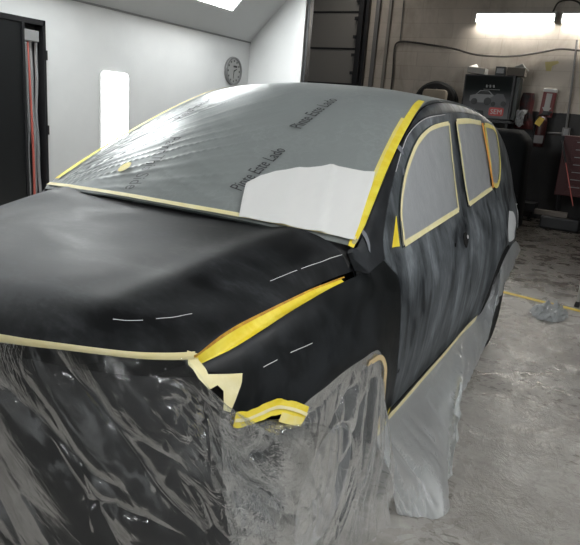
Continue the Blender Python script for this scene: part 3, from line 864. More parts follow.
# wheels
def wheel(x, y):
    s_ = 1 if x > 0 else -1
    mt = Matrix.Translation((x, y, .335)) @ Matrix.Rotation(s_ * PI / 2, 4, 'Y')
    wb = MB().lathe([(.215, -.10), (.30, -.108), (.325, -.095), (.335, -.06), (.335, .06), (.325, .095), (.30, .108), (.225, .10), (.215, .06)], 48, mt)
    wo = wb.build('wheel', M['tyre'], car, True)
    rm = MB().lathe([(.216, -.08), (.216, .085), (.20, .09), (.195, .04), (.06, .055), (.0, .06)], 40, mt).build('rim', M['rim'], wo, True)
for x in (.755, -.755):
    for y in (0.0, 2.635): wheel(x, y)

# small marks: key hole, handle recess, filler spots, scratches ----------
def strip_px(name, pts, wd, m, parent, off=.0016, fn=side, g=(.5, .9), n=4, thick=0.0):
    """ribbon on a surface along a row of points"""
    pp = []
    for u, v in pts:
        g = inv(fn, u, v, g); pp.append((g[0], g[1], 0))
    return ribbon(name, pp, wd, m, parent, off, fn, n)
def ribbon(name, pp, wd, m, parent, off=.0016, fn=side, n=4, wob=0.0):
    c = spline(pp, n) if len(pp) > 2 else [Vector(pp[0]) * (1 - k / 6) + Vector(pp[-1]) * (k / 6) for k in range(7)]
    vs = []; fs = []
    N = len(c); q = 4
    for i, p in enumerate(c):
        a = c[max(0, i - 1)]; b = c[min(N - 1, i + 1)]
        pa, pb = fn(a.x, a.y), fn(b.x, b.y); tt = (pb - pa).normalized()
        h = 1e-3
        fa = (fn(p.x + h, p.y) - fn(p.x - h, p.y)) / (2 * h); fb = (fn(p.x, p.y + h) - fn(p.x, p.y - h)) / (2 * h)
        nrm = fa.cross(fb).normalized(); sd = nrm.cross(tt)
        # parameter direction of sd
        g11, g12, g22 = fa.dot(fa), fa.dot(fb), fb.dot(fb); det = g11 * g22 - g12 * g12
        sa, sb = fa.dot(sd), fb.dot(sd)
        da = (g22 * sa - g12 * sb) / det; db = (g11 * sb - g12 * sa) / det
        wv = wd(i / (N - 1)) if callable(wd) else wd
        wv *= 1 + wob * noise.noise(Vector((i * .37, 3.1, wd if not callable(wd) else 1)))
        for k in range(q + 1):
            s_ = (k / q - .5) * wv
            P_ = fn(p.x + da * s_, p.y + db * s_)
            vs.append(P_ + nrm * (off + .0012 * noise.noise(P_ * 40)))
    for i in range(N - 1):
        for k in range(q): fs.append([i * (q + 1) + k, i * (q + 1) + k + 1, (i + 1) * (q + 1) + k + 1, (i + 1) * (q + 1) + k])
    return obj(name, vs, fs, m, parent, True)
def blob(name, u, v, ra, rb, ang, m, parent, fn=side, g=(.5, .9), off=.002, depth=0):
    a0, b0 = inv(fn, u, v, g); poly = []
    for k in range(14):
        t_ = 2 * PI * k / 14; r_ = 1 + .22 * noise.noise(Vector((k * .9, u, v)))
        x, y = ra * math.cos(t_) * r_, rb * math.sin(t_) * r_
        poly.append((a0 + x * math.cos(ang) - y * math.sin(ang), b0 + x * math.sin(ang) + y * math.cos(ang)))
    return surf_panel(name, poly, fn, .05, m, parent, rim=.001, off=off)
blob('handle_recess', 465.5, 240, .045, .038, 0, M['gap'], car, g=(1.4, .95), off=.003)['label'] = 'black opening where the door handle was removed'
blob('handle_bracket', 467, 237, .014, .010, 0, M['scratch'], car, g=(1.4, .95), off=.005)
blob('key_hole', 455, 245, .010, .010, 0, M['gap'], car, g=(1.2, .95), off=.003)
blob('trim_hole', 398, 371, .010, .006, 0.6, M['gap'], car, g=(.6, .45), off=.003)
blob('filler_spot', 366.5, 239, .008, .045, -.35, M['spot'], car, g=(.3, 1.1), off=.003)['label'] = 'pale grey filler spot'
blob('filler_spot', 399, 148, .03, .012, 1.1, M['spot'], car, g=(.9, 1.4), off=.003)['label'] = 'pale grey filler spot'
blob('filler_spot', 403, 172, .018, .010, .8, M['spot'], car, g=(.9, 1.3), off=.003)['label'] = 'pale grey filler spot'
blob('filler_spot', 347, 256.5, .035, .007, .15, M['spot'], car, fn=hood_s, g=(.70, .2), off=.003)['label'] = 'pale grey filler spot'
strip_px('scratch', [(270, 281.5), (283, 276), (297, 270.5)], .0022, M['scratch'], car, fn=hood_s, g=(.6, .0))
strip_px('scratch', [(301, 269), (312, 265), (325, 260.5), (343, 254.5)], .0020, M['scratch'], car, fn=hood_s, g=(.6, .0))
strip_px('scratch', [(113, 319.5), (128, 321), (143, 320.5)], .0022, M['scratch'], car, fn=hood_s, g=(.5, -.5))
strip_px('scratch', [(156, 319), (175, 317.5), (192, 314)], .0022, M['scratch'], car, fn=hood_s, g=(.6, -.5))
strip_px('scratch', [(263, 367), (277, 359.5)], .0022, M['scratch'], car, g=(-.2, .85))
strip_px('scratch', [(290, 352.5), (312, 343)], .0022, M['scratch'], car, g=(-.1, .9))
strip_px('scratch', [(395.5, 172), (402, 150), (411, 131), (426, 118.5), (445, 114.5)], .0030, M['scratch'], car, g=(.8, 1.3), n=6)  # pale line following the drip rail above the front door

# ================================================================== MASKING
def bord(poly, m, wd, name, parent, fn=side, off=.005, wob=.25, mirror=False, lab=None):
    """tape band centred on a run of outline points"""
    o = ribbon(name, [(p[0], p[1], 0) for p in poly], wd, m, parent, off, fn, 3, wob)
    if lab: o['label'] = lab
    return o
def wr(scale, amp, sx=1.0, sy=1.0, seed=0.0):
    def f(a, b):
        n1 = noise.noise(Vector((a * scale * sx, b * scale * sy, seed)))
        n2 = noise.noise(Vector((a * scale * sx * 2.3, b * scale * sy * 2.3, seed + 5)))
        return amp * ((1 - abs(n1) * 2) * .7 + n2 * .5) * .5
    return f
# front door window
e = empty('window_masking', side(*sp(425, 190, (1, 1.2))), 'clear masking film taped over the front door window', 'masking film', 'masked side windows')
surf_panel('masking_film', shrink(win1, -.006), side, .025, M['film_window'], e, rim=0, off=.005, wrinkle=wr(5, .006, 1, 1.6, 1))
bord(w1[1:], M['cream'], .020, 'masking_tape', e, off=.010); bord(w1b, M['cream'], .022, 'masking_tape', e, off=.011)
bord([w1b[-1], w1[0]], M['cream'], .024, 'masking_tape', e, off=.011); bord([w1[0], w1[1]], M['cream'], .016, 'masking_tape', e, off=.012)
# rear door window
e = empty('window_masking', side(*sp(472, 160, (1.9, 1.3))), 'clear masking film over the rear door window with an orange tape strip', 'masking film', 'masked side windows')
surf_panel('masking_film', shrink(win2, -.006), side, .025, M['film_window'], e, rim=0, off=.005, wrinkle=wr(5, .006, 1, 1.6, 3))
bord(w2a, M['cream'], .026, 'masking_tape', e, off=.010); bord(w2b, M['cream'], .030, 'masking_tape', e, off=.011)
bord(w2c, M['orange'], .044, 'masking_tape', e, off=.018, lab='orange tape strip'); bord([w2c[-1], w2a[0]], M['cream'], .026, 'masking_tape', e, off=.011)
# quarter window
e = empty('window_masking', side(*sp(491, 155, (2.6, 1.3))), 'film over the small rear quarter window edged in yellow tape', 'masking film', 'masked side windows')
surf_panel('masking_film', shrink(win3, -.004), side, .025, M['film_window'], e, rim=0, off=.005, wrinkle=wr(5, .004, 1, 1.6, 4))
bord(w3, M['yellow2'], .030, 'masking_tape', e, off=.011)
bord(spl([(491.2, 184), (488, 155), (483.3, 125.5)], (2.4, 1.1)), M['yellow2'], .032, 'masking_tape', e, off=.010)
# mirror mount tape
tri = spl([(395.5, 216), (399, 246.5), (391.5, 247.5)], (.5, 1.1))
o = surf_panel('mirror_tape', smooth_poly([[tri[0], tri[1]], [tri[1], tri[2]], [tri[2], tri[0]]]), side, .03, M['yellow'], None, rim=.002, off=.004)
tag(o, 'small yellow triangle of tape over the door mirror mount', 'masking tape')

# windshield film with print, tape edges
e = empty('windshield_masking', top(0, .3), 'large clear printed masking film taped over the windshield and roof', 'masking film')
def ws_wr(a, b):
    # fan of tension folds from the lower driver corner, soft elsewhere
    dx, dy = (a + 1.05) * .75, (b + .05)
    r = math.hypot(dx, dy) + 1e-3; th = math.atan2(dy, dx)
    n = noise.noise(Vector((th * 15, r * .7, 2.0)))
    f = max(0, 1 - abs(n) * 3.2) ** 1.5 * .0035 * math.exp(-((r - .45) / .5) ** 2) * (1 if b < 1.1 else max(0, 1 - (b - 1.1) * 4))
    dx, dy = (1.0 - a) * .75, b + .1
    th2 = math.atan2(dy, dx); r2 = math.hypot(dx, dy)
    f += (1 - abs(noise.noise(Vector((th2 * 7, r2, 8.0)))) * 2) * .004 * math.exp(-((r2 - .7) / .5) ** 2)
    f += noise.noise(Vector((a * 3, b * 4, 1))) * .003
    ed = min(1, (1 - abs(a)) * 12) * min(1, b * 15 + .1)
    return max(0.0, f * ed + .004)
fo = smooth_poly([[(-1, .0), (1, .0)], [(1, 0), (1, 1.0)], [(1, 1.0), (.99, 1.12), (.975, 1.6), (.97, 2.5), (.96, 3.4)], [(.96, 3.4), (-.96, 3.4)], [(-.96, 3.4), (-.97, 2.5), (-.975, 1.6), (-.99, 1.12), (-1, 1.0)], [(-1, 1), (-1, 0)]])
surf_panel('masking_film', fo, top, (.014, .014), M['film_glass'], e, rim=0, off=.006, wrinkle=ws_wr)
def wst(pts, wd, m, off=.017, n=3, lab=None):
    o = ribbon('masking_tape', [(p[0], p[1], 0) for p in pts], wd, m, e, off, top, n, .2)
    if lab: o['label'] = lab
    return o
wst([(.985, .0), (.985, .25), (.982, .5), (.98, .75), (.975, .95), (.96, 1.10)], .032, M['yellow'])
wst([(.955, .06), (.957, .25), (.955, .5), (.952, .65), (.95, .8)], .020, M['yellow2'], .015)
wst([(-.965, .05), (-.965, .25), (-.962, .5), (-.96, .75), (-.955, .95), (-.94, 1.12)], .044, M['yellow'])
wst([(-.98, .015), (-.6, .012), (-.2, .012), (.2, .012), (.6, .015), (.99, .018)], .020, M['cream'])
wst([(.62, .03), (.72, .04), (.85, .05), (.97, .07)], .020, M['yellow2'], .016)
a_, b_ = inv(top, 127, 171, (-.6, .2))
# yellow sticker seen through film near the far side
o = surf_panel('sticker', [(a_ + .035 * math.cos(q), b_ + .03 * math.sin(q)) for q in [2 * PI * k / 12 for k in range(12)]], top, .03, M['yellow2'], e, rim=.001, off=.022)
o['label'] = 'pale yellow tape patch'
# lettering
def text_mesh(txt, size):
    cu = bpy.data.curves.new('t', 'FONT'); cu.body = txt; cu.size = size; cu.resolution_u = 3
    ob = bpy.data.objects.new('t', cu); COL.objects.link(ob)
    dg = bpy.context.evaluated_depsgraph_get()
    me = bpy.data.meshes.new_from_object(ob.evaluated_get(dg))
    vs = [v.co.copy() for v in me.vertices]; fs = [list(p.vertices) for p in me.polygons]
    bpy.data.objects.remove(ob); bpy.data.curves.remove(cu); bpy.data.meshes.remove(me)
    x0 = min(v.x for v in vs); x1 = max(v.x for v in vs)
    for v in vs: v.x -= x0
    return vs, fs, x1 - x0
def print_on(txt, p0, p1, ht, fn, g, m, parent, off=.0125, flip=1):
    """lettering from surface direction p0 to p1"""
    a0, b0 = inv(fn, *p0, g); a1, b1 = inv(fn, *p1, (a0, b0))
    vs, fs, L = text_mesh(txt, 1.0)
    P0, P1 = fn(a0, b0), fn(a1, b1); n = ((P1 - P0).length)
    h = 1e-3
    fa = (fn(a0 + h, b0) - fn(a0 - h, b0)) / (2 * h); fb = (fn(a0, b0 + h) - fn(a0, b0 - h)) / (2 * h)
    nr = fa.cross(fb).normalized(); tt = (P1 - P0).normalized(); sd = nr.cross(tt) * flip
    g11, g12, g22 = fa.dot(fa), fa.dot(fb), fb.dot(fb); det = g11 * g22 - g12 * g12
    sa, sb = fa.dot(sd), fb.dot(sd)
    da = (g22 * sa - g12 * sb) / det; db = (g11 * sb - g12 * sa) / det
    out = []
    for v in vs:
        k = v.x / L; hh = v.y * ht
        a = a0 + (a1 - a0) * k + da * hh; b = b0 + (b1 - b0) * k + db * hh
        p = fn(a, b)
        out.append(p + nr * (.009 + ws_wr(a, b)))
    return obj('printed_text', out, fs, m, parent)
print_on('Paint This Side', (172, 141), (126, 192), .085, top, (-.5, .4), M['ink'], e)
print_on('Pinte Este Lado', (184, 121), (218, 99), .085, top, (-.7, .7), M['ink'], e)
print_on('Pinte Este Lado', (242, 194), (287, 154), .085, top, (.2, .2), M['ink'], e)
print_on('Pinte Este Lado', (301, 132), (338, 103), .085, top, (.2, .7), M['ink'], e)
# paper sheet under the film in the lower corner of the windshield
pp = []
g = (.3, .1)
for u, v in [(240, 221), (243, 205), (247, 188), (262, 179), (300, 172), (333, 169), (352, 173), (374, 177), (371, 190), (366, 205), (359, 228), (353, 244), (330, 238), (290, 230)]:
    g = inv(top, u, v, g); pp.append(g)
o = surf_panel('paper_sheet', pp, top, (.02, .02), M['paper'], None, rim=.001, off=.0185, wrinkle=lambda a, b: .006 * max(0, 1 - abs(noise.noise(Vector((a * 6 + b * 2, b * 1.2, 4)))) * 3) + .002 * noise.noise(Vector((a * 9, b * 9, 0))))
tag(o, 'creased white paper sheet lying on the lower corner of the windshield', 'paper')

# yellow tape in the gap between hood and fender
ftz = Ef
def gap_fn(a, b):   # a along 0 (front) .. 1 (rear), b across hood -> fender
    y = -.52 + .72 * a
    hxx = hx(y) + .002
    H = Vector((hxx, y, hood_z(hxx, y) - .008))
    yf = y + .02 * (1 - a)
    ft = ftz(yf) - .004
    F = side(yf, ft) + Vector((-.008, 0, -.008))
    p = H.lerp(F, b)
    p += Vector((-.3, 0, -1)).normalized() * (.010 * math.sin(PI * b))
    return p
e = empty('gap_masking', gap_fn(.5, .5), 'bright yellow tape packed into the gap between hood and left fender', 'masking tape')
grid_surf('yellow_tape', gap_fn, -.02, .96, 0.03, .97, 60, 8, M['yellow'], e)
def gap_rim(a, b): return gap_fn(a, b) + Vector((0, 0, .004))
grid_surf('stained_tape', gap_rim, -.03, .99, -.02, .12, 60, 3, M['rust'], e)['label'] = 'brown stained upper edge of the tape'

# ---- films: sheets spanned between a top run and a hem ------------------------------
def crv(pts):
    """arc-free parametric spline through points, parameter 0..1"""
    q = spline(pts, 8); n = len(q) - 1
    def f(t):
        t = min(max(t, 0.0), 1.0) * n; i = min(int(t), n - 1)
        return q[i].lerp(q[i + 1], t - i)
    return f
def sheet_fn(rows):
    """rows: list of (b, [points]) from top to hem"""
    cs = [(b, crv(p)) for b, p in rows]
    bs = [b for b, c in cs]
    def f(a, b):
        ps = [c(a) for _, c in cs]
        # Catmull-Rom in b with uneven knots approximated by hermite
        i = 0
        while i < len(bs) - 2 and b > bs[i + 1]: i += 1
        h = bs[i + 1] - bs[i]; t = (b - bs[i]) / h
        def tan(k):
            if k == 0: return (ps[1] - ps[0]) / (bs[1] - bs[0])
            if k == len(ps) - 1: return (ps[-1] - ps[-2]) / (bs[-1] - bs[-2])
            return (ps[k + 1] - ps[k - 1]) / (bs[k + 1] - bs[k - 1])
        return ps[i] * ((1 + 2 * t) * (1 - t) ** 2) + tan(i) * (h * t * (1 - t) ** 2) + ps[i + 1] * (t * t * (3 - 2 * t)) + tan(i + 1) * (h * t * t * (t - 1))
    return f
def seg_d(p, a, b):
    ab = b - a; t = max(0, min(1, (p - a).dot(ab) / max(ab.length_squared, 1e-9)))
    return (p - a - ab * t).length, t
def vnoise(x, y, seed=0):
    """smooth lattice noise in -1..1 on arrays"""
    xi = np.floor(x).astype(np.int64); yi = np.floor(y).astype(np.int64)
    fx = x - xi; fy = y - yi; fx = fx * fx * (3 - 2 * fx); fy = fy * fy * (3 - 2 * fy)
    def hsh(i, j):
        h = (i * 374761393 + j * 668265263 + seed * 1442695041) & 0xffffffff
        h = ((h ^ (h >> 13)) * 1274126177) & 0xffffffff
        return ((h ^ (h >> 16)) & 0xffff) / 32767.5 - 1
    return (hsh(xi, yi) * (1 - fx) + hsh(xi + 1, yi) * fx) * (1 - fy) + (hsh(xi, yi + 1) * (1 - fx) + hsh(xi + 1, yi + 1) * fx) * fy
def crumple(S_, T_, ang, spread, freq, count, seed, sharp=3.0, warp=.25):
    """sum of sharp, nearly straight creases running mainly along ang (degrees from the sheet's across axis)"""
    r = random.Random(seed); h = np.zeros_like(S_)
    for k in range(count):
        a = math.radians(ang + r.uniform(-spread, spread)); f = freq * r.uniform(.5, 1.7)
        d = -S_ * math.sin(a) + T_ * math.cos(a); l = S_ * math.cos(a) + T_ * math.sin(a)
        ph = d * f + warp * vnoise(l * 2.2 + k, d * 3, seed + k) + r.random()
        tr = 1 - np.abs(2 * (ph - np.floor(ph)) - 1)
        msk = np.clip(.5 + 1.6 * vnoise(l * 2.0 + 9 * k, d * f * .9, seed + 31 * k), 0, 1)
        h += (tr ** sharp) * msk * r.choice((-.25, 1, 1)) / f
    return h
def film_sheet(name, fn, na, nb, disp, folds, m, parent, flip=1):
    """a sheet with its long folds (polylines on the sheet) and fine creases pressed along the normal"""
    P = np.array([[tuple(fn(i / na, j / nb)) for j in range(nb + 1)] for i in range(na + 1)])
    N = np.cross(np.gradient(P, axis=0), np.gradient(P, axis=1))
    N /= np.linalg.norm(N, axis=2, keepdims=True) + 1e-12
    for _ in range(3):
        N[1:-1] = (N[:-2] + N[1:-1] * 2 + N[2:]) / 4
        N[:, 1:-1] = (N[:, :-2] + N[:, 1:-1] * 2 + N[:, 2:]) / 4
    N /= np.linalg.norm(N, axis=2, keepdims=True) + 1e-12
    A = np.arange(na + 1)[:, None] / na * np.ones((1, nb + 1)); B = np.ones((na + 1, 1)) * np.arange(nb + 1)[None] / nb
    mid = P[:, nb // 2]; SL = np.concatenate([[0], np.cumsum(np.linalg.norm(np.diff(mid, axis=0), axis=1))])
    Sx = SL[:, None] * np.ones((1, nb + 1))
    Ty = np.concatenate([np.zeros((na + 1, 1)), np.cumsum(np.linalg.norm(np.diff(P, axis=1), axis=2), axis=1)], axis=1)
    D = disp(A, B, Sx, Ty)
    for pts, amp, wd, c3 in folds:
        best = np.full(D.shape, 9.0); bs = np.zeros(D.shape); c = [np.array(tuple(q)) for q in c3]; L = len(c) - 1
        for k in range(L):
            ab = c[k + 1] - c[k]
            t = np.clip(((P - c[k]) @ ab) / max(ab @ ab, 1e-9), 0, 1)
            dd = np.linalg.norm(P - c[k] - t[..., None] * ab, axis=2)
            q = dd < best; best = np.where(q, dd, best); bs = np.where(q, (k + t) / L, bs)
        D += amp * np.exp(-best / wd) * (.3 + .7 * np.sin(PI * np.clip(bs * .9 + .08, 0, 1))) * np.clip(B * 8, 0, 1)
    V = P + N * D[..., None] * flip
    V[..., 2] = np.maximum(V[..., 2], .003)
    fs = [[i * (nb + 1) + j, (i + 1) * (nb + 1) + j, (i + 1) * (nb + 1) + j + 1, i * (nb + 1) + j + 1] for i in range(na) for j in range(nb)]
    return obj(name, V.reshape(-1, 3).tolist(), fs, m, parent, True)
def mkfolds(fn, lst, g0):
    out = []
    for pts, amp, wd in lst:
        g = g0; c3 = []; pr = []
        for u, v in pts:
            g = inv(fn, u, v, g); g = (min(1.3, max(-.3, g[0])), min(1.2, max(-.1, g[1])))
            pr.append(g); c3.append(fn(*g))
        out.append((pr, amp, wd, c3))
    return out
def ridged(p, f, sharp=1.0):
    return (1 - min(1, abs(noise.noise(p * f)) * 2.4)) ** sharp

# film over the front bumper
def hp(x, dz=-.004): y = yfx(abs(x)); return Vector((x, y - .004, hood_z(x, y) + dz))
hl = [(207, 385), (221, 400), (233, 418), (262, 417), (293, 417)]
hl3 = [side(*sp(u, v, (-.45, .8))) + Vector((.012, -.006, 0)) for u, v in hl]
topc = [Vector((-.86, -.1, .62)), Vector((-.80, -.42, .72)), hp(-.66), hp(-.5), hp(-.3), hp(-.1), hp(.1), hp(.287), hp(.417), hp(.525), hp(.625), hp(.68)] + hl3
def plan(k, d, z, ext=None):
    return None
xs_ = [-.86, -.80, -.66, -.5, -.3, -.1, .1, .287, .417, .525, .625, .69, .765, .80, .835, .855, .885]
ys_ = [-.1, -.42, -.60, -.70, -.77, -.80, -.80, -.77, -.735, -.69, -.63, -.565, -.49, -.42, -.36, -.27, -.17]
def row(d, z, ex=None):
    out = []
    for i in range(len(xs_)):
        a = Vector((xs_[max(0, i - 1)], ys_[max(0, i - 1)], 0)); b = Vector((xs_[min(16, i + 1)], ys_[min(16, i + 1)], 0))
        t_ = (b - a).normalized(); n = Vector((t_.y, -t_.x, 0))
        dd = d + (ex[i] if ex else 0)
        zz_ = z(i) if callable(z) else z
        out.append(Vector((xs_[i], ys_[i], zz_)) + n * dd)
    return out
topz = [p.z for p in topc]
r1 = row(.05, lambda i: topz[i] * .72 + .5 * .28)
r2 = row(.085, lambda i: .50)
r3 = row(.12, lambda i: .28)
exb = [0, 0, 0, 0, 0, 0, .0, .02, .05, .08, .12, .15, .16, .14, .12, .10, .08]
r4 = row(.15, .012, exb)
G = sheet_fn([(0, topc), (.25, r1), (.5, r2), (.74, r3), (1.0, r4)])
g0 = (.6, .3)
foldsG = mkfolds(G, [
    ([(0, 392), (28, 425), (60, 460), (85, 482), (115, 497)], .030, .014),
    ([(55, 352), (78, 390), (100, 428), (135, 470), (175, 515), (205, 538)], .045, .018),
    ([(82, 395), (92, 412), (103, 432)], .018, .010),
    ([(20, 420), (45, 455), (75, 500), (85, 540)], .024, .014),
    ([(76, 512), (110, 516), (150, 528), (180, 540)], .022, .012),
    ([(150, 372), (185, 380), (205, 402), (222, 440), (238, 470)], .022, .018),
    ([(205, 405), (225, 455), (240, 490), (280, 500), (300, 520)], .045, .022),
    ([(230, 428), (245, 470), (262, 495), (296, 520)], .040, .018),
    ([(195, 490), (205, 505), (215, 530), (232, 545)], .020, .010),
    ([(100, 430), (150, 452), (200, 480)], .016, .020),
    ([(265, 425), (262, 450), (240, 470)], .018, .014),
    ([(130, 350), (160, 365), (190, 372)], .012, .010),
], g0)
def dG(A, B, Sx, Ty):
    k = np.where(A > .72, np.clip(B * 2.2, 0, 1) ** 1.5, np.clip(B * 4.5, 0, 1) ** 1.3)
    zone = np.exp(-((A - .72) / .09) ** 2 - ((B - .22) / .22) ** 2)
    low = B ** 2
    h = .010 * vnoise(Sx * 1.6 + Ty * 1.5, Ty * 2.2 - Sx * 1.6, 3)
    h = h + .012 + .035 * crumple(Sx, Ty, 48, 14, 3.2, 6, 11, 8, .3) * (.5 + B)
    h += .016 * crumple(Sx, Ty, 52, 10, 5, 6, 211, 6, .15) * (1 - .5 * zone)
    h += .10 * crumple(Sx, Ty, 40, 50, 9, 8, 23, 3, .4) * (.0 + zone * 1.1 + low * .25)
    h += .11 * crumple(Sx, Ty, 60, 60, 16, 8, 57, 1.6, .5) * (.01 + zone * 1.2 + low * .22)
    return h * k
e = empty('bumper_masking', (.2, -.9, 0), 'crumpled clear film draped over the front bumper below the hood edge', 'masking film')
film_sheet('masking_film', G, 560, 250, dG, foldsG, M['film_front'], e)
# second looser layer folded over the corner
aL0 = inv(G, 203, 378, (.7, .1))[0]; aL1 = inv(G, 212, 535, (.7, .8))[0]
def G2(a, b):
    l = aL0 + (aL1 - aL0) * b + .02 * math.sin(b * PI) ** 2 + .008 * math.sin(b * 13)
    return G(l + (.95 - l) * a, .02 + .98 * b)
foldsG2 = mkfolds(G2, [
    ([(196, 370), (215, 400), (238, 450), (262, 490), (300, 520)], .035, .014),
    ([(212, 400), (228, 440), (240, 470), (285, 500)], .030, .012),
    ([(240, 425), (262, 455), (272, 480), (300, 495)], .030, .012),
    ([(150, 440), (190, 490), (215, 520), (230, 545)], .025, .012),
    ([(280, 425), (268, 460), (245, 475)], .020, .010)], (.5, .3))
def dG2(A, B, Sx, Ty):
    edge = np.clip(A * 6, 0, 1)
    h = .010 + (.016 + .014 * vnoise(Sx * 4, Ty * 3, 77)) * edge
    h += .10 * crumple(Sx, Ty, 52, 45, 10, 8, 123, 4, .4) * (.3 + B) * .7
    h += .08 * crumple(Sx, Ty, 60, 60, 16, 7, 157, 1.8, .5) * np.exp(-(A / .35) ** 2)
    return h * np.clip(B * 2.5, 0, 1)
film_sheet('film_overlap', G2, 260, 240, dG2, foldsG2, M['film_over'], e)
# cream tape along the hood front edge
def lip(x, b): # band wrapping from hood edge down
    y = yfx(abs(x)); z = hood_z(x, y)
    return Vector((x, y - .006 - .004 * b, z + .004 - b))
def lipw(x): return .020 + .004 * math.sin(x * 9)
vs = []; fs = []; n = 90
for i in range(n + 1):
    x = -.70 + 1.40 * i / n
    for j in range(5):
        bb = lipw(x) * j / 4
        vs.append(lip(x, bb) + Vector((0, -.0025 * math.sin(PI * j / 4) - .001, 0)))
for i in range(n):
    for j in range(4): fs.append([i * 5 + j, i * 5 + j + 1, (i + 1) * 5 + j + 1, (i + 1) * 5 + j])
obj('cream_tape', vs, fs, M['cream'], e, True)
# cream tape round the headlight opening
hl_out = spl([(186, 350), (196, 353), (207, 374.5), (222, 374), (240.2, 373), (238.5, 386), (234, 398), (228.5, 411), (222, 409), (222, 390), (216, 384.5), (207.6, 389), (198, 379), (188, 366)], (-.5, .88))
hl3d = []
def spx(u, v):
    a, b = sp(u, v, (-.5, .86)); return a, b
o = surf_panel('cream_tape', hl_out, side, .02, M['cream'], e, rim=.002, off=.008, wrinkle=wr(22, .006, 1, 1, 2))
# yellow tape along the lower fender edge
lt = spl([(229, 416), (240, 415), (252, 410.5), (269, 404), (283, 406), (299, 411)], (-.45, .75))
ribbon('yellow_tape', [(*p, 0) for p in lt], .042, M['yellow'], e, .026, side, 4, .3)
ribbon('cream_tape', [(*p, 0) for p in lt], .009, M['cream'], e, .029, side, 4, .3)
lt2 = spl([(273, 413.5), (284, 417), (294, 418)], (-.3, .7))
ribbon('yellow_tape', [(*p, 0) for p in lt2], .026, M['yellow2'], e, .030, side, 4, .2)

# film over the front wheel
hw = [side(*sp(u, v, g)) + Vector((.012, 0, 0)) for u, v, g in ((292, 412, (-.2, .7)), (306, 398, (-.15, .75)), (322, 386, (-.1, .78)), (340, 371, (0, .78)), (358, 359, (.1, .78)), (376, 350, (.26, .75)))]
hw.append(Vector((.89, .33, .62)))
hw.append(Vector((.885, .36, .50)))
hb_ = [at(u, v, 'z', .012) for u, v in ((240, 575), (262, 575), (285, 572), (308, 568), (330, 562), (350, 555), (370, 545), (392, 526))]
mid = []
for i in range(8):
    a, b = hw[i], hb_[i]
    p = a.lerp(b, .5); mid.append(Vector((p.x + .035, p.y, p.z)))
q1 = [hw[i].lerp(hb_[i], .2) + Vector((.02, 0, 0)) for i in range(8)]
H = sheet_fn([(0, hw), (.2, q1), (.5, mid), (1, hb_)])
foldsH = mkfolds(H, [
    ([(371, 360), (350, 400), (325, 450), (300, 500)], .030, .010),
    ([(374, 365), (365, 410), (345, 470), (330, 530)], .028, .010),
    ([(376, 380), (372, 430), (368, 480), (366, 530)], .030, .010),
    ([(362, 362), (335, 395), (305, 430), (285, 470)], .024, .010),
    ([(340, 430), (352, 425), (356, 440), (345, 465)], .018, .008),
    ([(345, 375), (318, 405), (298, 440)], .016, .008),
    ([(358, 470), (350, 500), (345, 535)], .022, .010),
    ([(318, 470), (312, 500), (330, 520)], .020, .010)], (.5, .4))
def dH(A, B, Sx, Ty):
    k = np.clip(B * 8, 0, 1)
    U = A + .04 * vnoise(A * 2, B * 3, 5)
    h = .022 * vnoise(U * 9, B * .8, 7) * (.4 + B) + .012 * vnoise(U * 22, B * 1.2, 17)
    for i, (f, a_) in enumerate(((7, .020), (13, .014), (23, .008))):
        ph = U * f + .25 * vnoise(B * 2.0, U * 3, 40 + i); tr = 1 - np.abs(2 * (ph - np.floor(ph)) - 1)
        h += a_ * tr ** 5 * np.clip(.5 + 1.5 * vnoise(U * f, B * 1.3, 60 + i), 0, 1)
    h += .14 * crumple(Sx, Ty, 75, 40, 16, 6, 71, 2.5, .5) * (.06 + B ** 2 * 1.0)
    return h * k
e = empty('wheel_masking', (.95, .1, 0), 'milky film hanging over the left front wheel with fanned folds', 'masking film')
film_sheet('masking_film', H, 220, 200, dH, foldsH, M['film_wheel'], e)
# cream tape round the rear of the arch
at_ = [(ra(a) * math.cos(math.radians(a)), .35 + ra(a) * math.sin(math.radians(a))) for a in (72, 60, 48, 36, 24, 12, 2)]
ribbon('cream_tape', [(*p, 0) for p in at_], .020, mat('kraft masking tape', (.62, .48, .26), .6), e, .018, side, 4, .3)
o = ribbon('yellow_tape', [(.415, .40, 0), (.44, .375, 0), (.50, .378, 0), (.55, .388, 0)], .040, M['yellow'], e, .016, side, 4, .3)

# film along the sill and rear quarter
e = empty('sill_masking', (.95, 1.2, 0), 'milky film hanging from the sill tape along the left side to the floor', 'masking film')
tl = [(372, 431), (392, 408), (415, 382), (440, 354), (458, 333), (472, 319), (480, 311), (490, 290), (500, 264), (508, 248), (518, 241)]
tp = spl(tl, (.5, .38))
t3 = [side(*p) + Vector((.012, 0, 0)) for p in tp]
hem_px = [((398, 517), 'z', .01), ((420, 518), 'z', .01), ((443, 515), 'z', .01), ((447, 478), 'x', 1.08), ((454, 420), 'x', 1.04), ((463, 392), 'x', 1.00), ((474, 366), 'x', .97), ((484, 343), 'x', .95), ((494, 318), 'x', .94), ((506, 282), 'x', .92), ((518, 250), 'x', .87)]
h3 = [at(*q[0], q[1], q[2]) for q in hem_px]
m3 = [t3[i].lerp(h3[i], .5) + Vector((.03 if i < 8 else .01, 0, 0)) for i in range(11)]
I = sheet_fn([(0, t3), (.5, m3), (1, h3)])
foldsI = mkfolds(I, [
    ([(376, 432), (392, 460), (402, 490), (410, 512)], .035, .012),
    ([(384, 428), (405, 455), (425, 480), (435, 505)], .018, .012),
    ([(476, 312), (490, 290), (504, 262)], .016, .007),
    ([(479, 316), (492, 296), (508, 262)], .016, .007),
    ([(482, 320), (496, 296), (512, 262)], .012, .007),
    ([(458, 340), (440, 366), (425, 400)], .010, .014)], (.3, .5))
